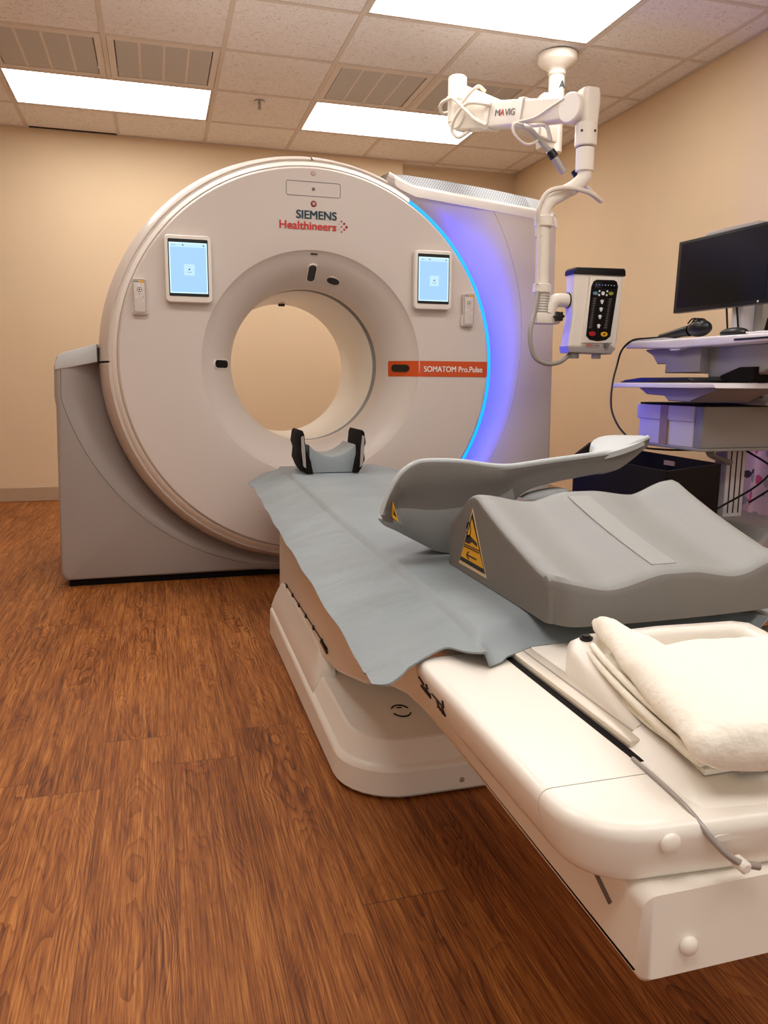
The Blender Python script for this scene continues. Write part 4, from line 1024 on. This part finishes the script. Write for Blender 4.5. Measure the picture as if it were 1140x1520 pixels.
text_mesh('lettering', 'Centargo', .012, 'greyink', inj, FACE_Y(1.893, 3.1075, 1.068), width=.034)

for o in C.objects:                                                  # shallower, slightly narrower housing
    if o.type == 'MESH' and (o.parent == inj or (o.parent and o.parent.parent == inj)):
        for v in o.data.vertices:
            v.co.y = 3.12 + (v.co.y - 3.12) * .62 if v.co.y > 3.12 else v.co.y
            v.co.x = 1.872 + (v.co.x - 1.91) * .94; v.co.z = 1.214 + (v.co.z - 1.224) * .965
# ------------------------------------------------------------------ computer cart at the right wall
cart = thing('computer_cart', 'white and grey computer cart on a column against the right wall', 'cart', (2.43, 2.85, 0))
link('base', puffed([(2.20, .12), (2.16, .16), (2.20, .20), (2.34, .325), (2.58, .325), (2.70, .2), (2.70, .12)], 'y', 2.50, 3.20, .02), 'cartg', cart)
for x, y in ((2.24, 2.58), (2.24, 3.12), (2.64, 2.58), (2.64, 3.12)):
    w = bmesh.new(); cyl(w, (x - .015, y, .05), (x + .015, y, .05), .05, 24, bev=.006); box(w, x - .02, x + .02, y - .03, y + .03, .07, .125, .006)
    link('caster', w, 'blackm', cart)
col_ = link('column', bx(2.375, 2.475, 2.83, 2.91, .32, 1.06, bev=.006), 'cartw', cart)
for x in (2.397, 2.425, 2.452): link('column_groove', bx(x - .003, x + .003, 2.8285, 2.832, .34, .64), 'dark', col_, smooth=None)
ws = [(3.160, 1.058), (3.165, 1.078), (3.150, 1.088), (2.20, 1.078), (2.19, 1.052), (2.62, 1.046), (2.72, 1.045), (2.80, 1.043)]
link('work_surface', puffed(ws, 'x', 2.055, 2.62, .008), 'cartw', cart)
link('surface_lip', puffed([(2.86, 1.046), (2.845, 1.036), (2.79, 1.036), (2.775, 1.046), (2.775, 1.055), (2.86, 1.055)], 'x', 2.062, 2.10, .003), 'cartw', cart)
link('under_drawer', puffed([(3.07, 1.050), (3.02, 1.020), (2.985, .985), (2.925, .985), (2.925, .946), (2.70, .946), (2.70, 1.050)], 'x', 2.10, 2.45, .006), 'cartu', cart)
link('under_housing', puffed([(2.70, 1.05), (2.70, .925), (2.45, .925), (2.30, .985), (2.26, 1.05)], 'x', 2.14, 2.50, .010), 'cartg', cart)
link('drive_slot', bx(2.052, 2.06, 2.26, 2.46, 1.059, 1.066), 'black', cart, smooth=None)
cv = bmesh.new(); tube(cv, [(2.44, 2.87, .98), (2.40, 2.84, .86), (2.40, 2.84, .82)], .045, 12, 5); link('column_sleeve', cv, 'blackm', cart)
kt = link('keyboard_tray', puffed([(3.075, .884), (3.070, .900), (3.06, .9035), (2.42, .9045), (2.41, .886), (2.55, .884)], 'x', 1.945, 2.26, .004), 'cartw', cart)
link('tray_underside', puffed([(2.94, .887), (2.89, .857), (2.77, .852), (2.74, .832), (2.60, .830), (2.45, .887)], 'x', 1.99, 2.26, .006), 'cartu', cart)
ta = bmesh.new(); tube(ta, [(2.22, 2.56, .875), (2.32, 2.66, .86), (2.40, 2.80, .84)], .022, 12, 5, flat=.6); link('tray_arm', ta, 'cartu', cart)
link('shelf', bx(2.08, 2.50, 2.64, 3.14, .632, .643, bev=.003), 'cartg', cart)
link('shelf_top', bx(2.10, 2.50, 2.66, 3.09, .8115, .820, bev=.003), 'blackm', cart)
link('shelf_side_panel', bx(2.100, 2.455, 2.655, 2.705, .643, .8115, bev=.006), 'cartg', cart)
link('shelf_cover', puffed([(2.98, .818), (2.55, .818), (2.55, .83), (2.70, .862), (2.80, .866)], 'x', 2.30, 2.50, .006), 'cartg', cart)
sa = bmesh.new(); tube(sa, [(2.18, 2.70, .622), (2.26, 2.78, .600), (2.38, 2.82, .565)], .018, 10, 5, flat=.7); link('shelf_arm', sa, 'cartu', cart)
ms = thing('computer_monitor', 'wide black computer monitor on a post above the cart', 'monitor', (2.34, 2.76, 1.08))
link('screen_housing', puffed([(3.082, 1.212), (3.070, 1.516), (2.505, 1.507), (2.512, 1.206)], 'x', 2.235, 2.275, .004), 'black', ms)
link('screen_panel', prism(bmesh.new(), [(3.058, 1.232), (3.047, 1.503), (2.522, 1.495), (2.529, 1.224)], 'x', 2.2335, 2.237), 'monitor', ms, smooth=None)
link('top_strip', prism(bmesh.new(), [(2.90, 1.510), (2.885, 1.526), (2.60, 1.520), (2.59, 1.506)], 'x', 2.236, 2.272, bev=.002), 'greysh', ms)
link('brand_mark', bx(2.2325, 2.2345, 2.56, 2.566, 1.2125, 1.2195), 'whiteink', ms, smooth=None)
link('stand_post', bx(2.285, 2.345, 2.700, 2.765, 1.079, 1.40, bev=.006), 'cartw', ms)
link('stand_back', bx(2.345, 2.40, 2.66, 2.74, 1.079, 1.36, bev=.006), 'armg', ms)
link('mount_plate', bx(2.270, 2.29, 2.67, 2.80, 1.29, 1.42, bev=.004), 'black', ms)
cab('cable', [(2.275, 2.79, 1.24), (2.27, 2.775, 1.19), (2.28, 2.768, 1.08)], .004, 'black', ms)
cab('cable', [(2.275, 2.735, 1.24), (2.272, 2.715, 1.18), (2.28, 2.705, 1.08)], .004, 'black', ms)
# things on the cart
sc_ = thing('barcode_scanner', 'black handheld barcode scanner lying on the cart top left of the mouse', 'scanner', (2.12, 2.82, 1.09))
g = bmesh.new(); tube(g, [(2.12, 3.00, 1.100), (2.12, 2.93, 1.106), (2.12, 2.85, 1.115), (2.12, 2.80, 1.118)], lambda q: .014 + .010 * q, 12, 5)
link('grip', g, 'black', sc_); link('scan_head', ellipsoid(bmesh.new(), (2.12, 2.745, 1.123), .034, .065, .034), 'black', sc_)
g = bmesh.new(); 
for a in (0, 1.6, 3.1): tube(g, [(2.10 + .01 * a, 2.80 - .045 * (1 + math.cos(q)), 1.125 + .037 * math.sin(q)) for q in (.2, .8, 1.4, 2.0, 2.6)], .003, 6, 3)
link('coiled_lead', g, 'blackm', sc_)
cab('cord', [(2.12, 3.00, 1.100), (2.09, 3.05, 1.098), (2.06, 3.12, 1.092), (2.035, 3.16, 1.05), (2.02, 3.17, .98), (1.99, 3.15, .90), (1.97, 3.12, .80), (1.975, 3.08, .73), (1.99, 3.03, .68), (2.03, 2.97, .63), (2.12, 2.93, .617), (2.24, 2.90, .615), (2.37, 2.87, .615)], .0045, 'black', sc_)
mo = thing('computer_mouse', 'black computer mouse on the cart top under the monitor', 'mouse', (2.13, 2.55, 1.08))
link('mouse_shell', ellipsoid(bmesh.new(), (2.13, 2.555, 1.094), .035, .070, .021), 'black', mo)
g = bmesh.new(); tube(g, [(2.13, 2.49, 1.092), (2.11, 2.44, 1.087), (2.10, 2.38, 1.087), (2.14, 2.32, 1.087)], .004, 8, 5); link('mouse_cord', g, 'paper', mo)
sp = thing('speaker', 'black desktop box on the right end of the cart top, beside the monitor post', 'speaker', (2.34, 2.50, 1.08))
link('speaker_body', prism(bmesh.new(), [(2.58, 1.080), (2.56, 1.155), (2.44, 1.235), (2.40, 1.20), (2.40, 1.080)], 'x', 2.28, 2.38, bev=.004), 'blackm', sp)
tag(link('paper_sheet', prism(bmesh.new(), rrect(2.07, 2.30, 2.90, 3.13, .004), 'z', 1.0892, 1.0925), 'paper', smooth=None), 'thin pale paper pad lying on the left end of the cart top', 'paper')
kbd = thing('keyboard', 'black keyboard on the pull-out tray below the cart top', 'keyboard', (2.08, 2.80, .905))
link('keyboard_body', puffed([(3.05, .9055), (3.02, .916), (2.90, .926), (2.60, .926), (2.56, .915), (2.56, .9055)], 'x', 1.965, 2.16, .003), 'black', kbd)
link('palm_rest', puffed([(2.62, .906), (2.60, .935), (2.50, .965), (2.42, .965), (2.42, .906)], 'x', 2.12, 2.22, .004), 'blackm', kbd)
wb = thing('storage_box', 'white lidded cardboard box with a brown tape band on the cart shelf', 'box', (2.22, 2.92, .643))
link('box_body', bx(2.108, 2.40, 2.722, 3.100, .6435, .775, bev=.002), 'box', wb)
link('lid', bx(2.100, 2.405, 2.714, 3.110, .748, .8105, bev=.003), 'box', wb)
link('tape_band', bx(2.0975, 2.41, 2.885, 2.935, .6440, .8112), 'tape', wb, smooth=None)
lc = bmesh.new()
for pts in ([(2.45, 2.80, .93), (2.36, 2.72, .88), (2.30, 2.70, .86), (2.36, 2.64, .85), (2.44, 2.78, .84)], [(2.42, 2.82, .95), (2.33, 2.70, .90), (2.30, 2.62, .865), (2.40, 2.70, .84)], [(2.46, 2.52, 1.05), (2.47, 2.50, .90), (2.46, 2.52, .72), (2.45, 2.60, .60), (2.43, 2.70, .48), (2.30, 2.80, .36)], [(2.44, 2.80, .62), (2.50, 2.70, .55), (2.47, 2.66, .48), (2.43, 2.74, .40)]):
    tube(lc, pts, .0045, 8, 6)
link('loose_cables', lc, 'black', cart)
cl = bmesh.new(); 
for k in range(14):
    cyl(cl, (2.40, 2.47, .20 + k * .009), (2.40, 2.47, .2055 + k * .009), .035, 16)
tag(link('coiled_cord', cl, 'paper'), 'pale coiled cord hanging at the foot of the cart', 'cord')

# patterned lead apron behind the cart
ap = thing('lead_apron', 'hanging lead apron with pink, grey and black butterfly-like pattern, right of the cart', 'apron', (2.85, 3.1, .25))
am = bmesh.new(); secs = []
for i in range(31):
    y = 3.375 - .80 * i / 30; x0 = 2.80 + .022 * math.sin(i * .9) ; zb = .235 + .015 * math.sin(i * .55)
    secs.append([Vector((x0 + .012 * math.sin(z * 6 + i * .3), y - .02 * (z - .2), z)) for z in [zb + (1.06 - zb) * k / 16 for k in range(17)]])
loft(am, secs, closed=False); bmesh.ops.solidify(am, geom=list(am.faces), thickness=.03)
link('apron_cloth', am, 'apron', ap, smooth=60)
e_ = bmesh.new(); tube(e_, [(2.80, 3.385, 1.05), (2.80, 3.39, .7), (2.80, 3.395, .4), (2.81, 3.37, .24), (2.80, 3.25, .225), (2.80, 2.9, .225)], .018, 10, 6); link('apron_binding', e_, 'black', ap)
hk = bmesh.new(); cyl(hk, (2.83, 3.40, 1.075), (2.83, 2.56, 1.075), .016, 14); box(hk, 2.83, 3.0, 3.10, 3.13, 1.06, 1.09); box(hk, 2.83, 3.0, 2.75, 2.78, 1.06, 1.09)
link('wall_hanger', hk, 'steel', ap)

# black open bin on the floor
bn = thing('storage_bin', 'large black open bin with a cut-out handle on the floor behind the cart', 'bin', (1.98, 2.9, 0))
A_, B_, D_, E_ = (1.72, 2.98), (2.15, 3.58), (2.065, 2.50), (1.70, 2.32)
def quad_wall(p, q, w=.012, z0=0.01, z1=.60):
    (ax, ay), (cx, cy) = p, q; L = math.hypot(cx - ax, cy - ay); nx, ny = -(cy - ay) / L * w / 2, (cx - ax) / L * w / 2
    return prism(bmesh.new(), [(ax + nx, ay + ny), (cx + nx, cy + ny), (cx - nx, cy - ny), (ax - nx, ay - ny)], 'z', z0, z1, bev=.002)
for p, q in ((A_, B_), (B_, D_), (D_, E_), (E_, A_)): link('bin_wall', quad_wall(p, q), 'blackm', bn)
link('bin_floor', prism(bmesh.new(), [A_, B_, D_, E_], 'z', 0, .012), 'blackm', bn)
link('handle_cutout', prism(bmesh.new(), [(2.855, .578), (2.790, .578), (2.790, .560), (2.855, .560)], 'x', 2.074, 2.0875), 'tape', bn)

# ------------------------------------------------------------------ camera
cam = bpy.data.cameras.new('camera'); co = bpy.data.objects.new('camera', cam); C.objects.link(co)
F = 1154.68; yaw, pitch, roll = math.radians(16.1854), math.radians(-9.4206), math.radians(.41124)
cam.sensor_fit = 'HORIZONTAL'; cam.sensor_width = 36.0; cam.lens = 36.0 * F / 1140.0; cam.clip_start = .02
fwd = Vector((math.sin(yaw) * math.cos(pitch), math.cos(yaw) * math.cos(pitch), math.sin(pitch)))
right = Vector((math.cos(yaw), -math.sin(yaw), 0)); upv = right.cross(fwd)
c_, s_ = math.cos(roll), math.sin(roll)
r2 = right * c_ + upv * s_; u2 = -right * s_ + upv * c_
mw = Matrix((( r2.x, u2.x, -fwd.x, 0), (r2.y, u2.y, -fwd.y, 0), (r2.z, u2.z, -fwd.z, .896), (0, 0, 0, 1)))
co.matrix_world = mw
bpy.context.scene.camera = co

w = bpy.data.worlds.new('world'); bpy.context.scene.world = w; w.use_nodes = True
w.node_tree.nodes['Background'].inputs[0].default_value = (.9, .85, .8, 1); w.node_tree.nodes['Background'].inputs[1].default_value = 0.6
vs = bpy.context.scene.view_settings
vs.view_transform = 'Standard'; vs.look = 'None'; vs.gamma = 1.0; vs.exposure = 0.18; vs.use_curve_mapping = False
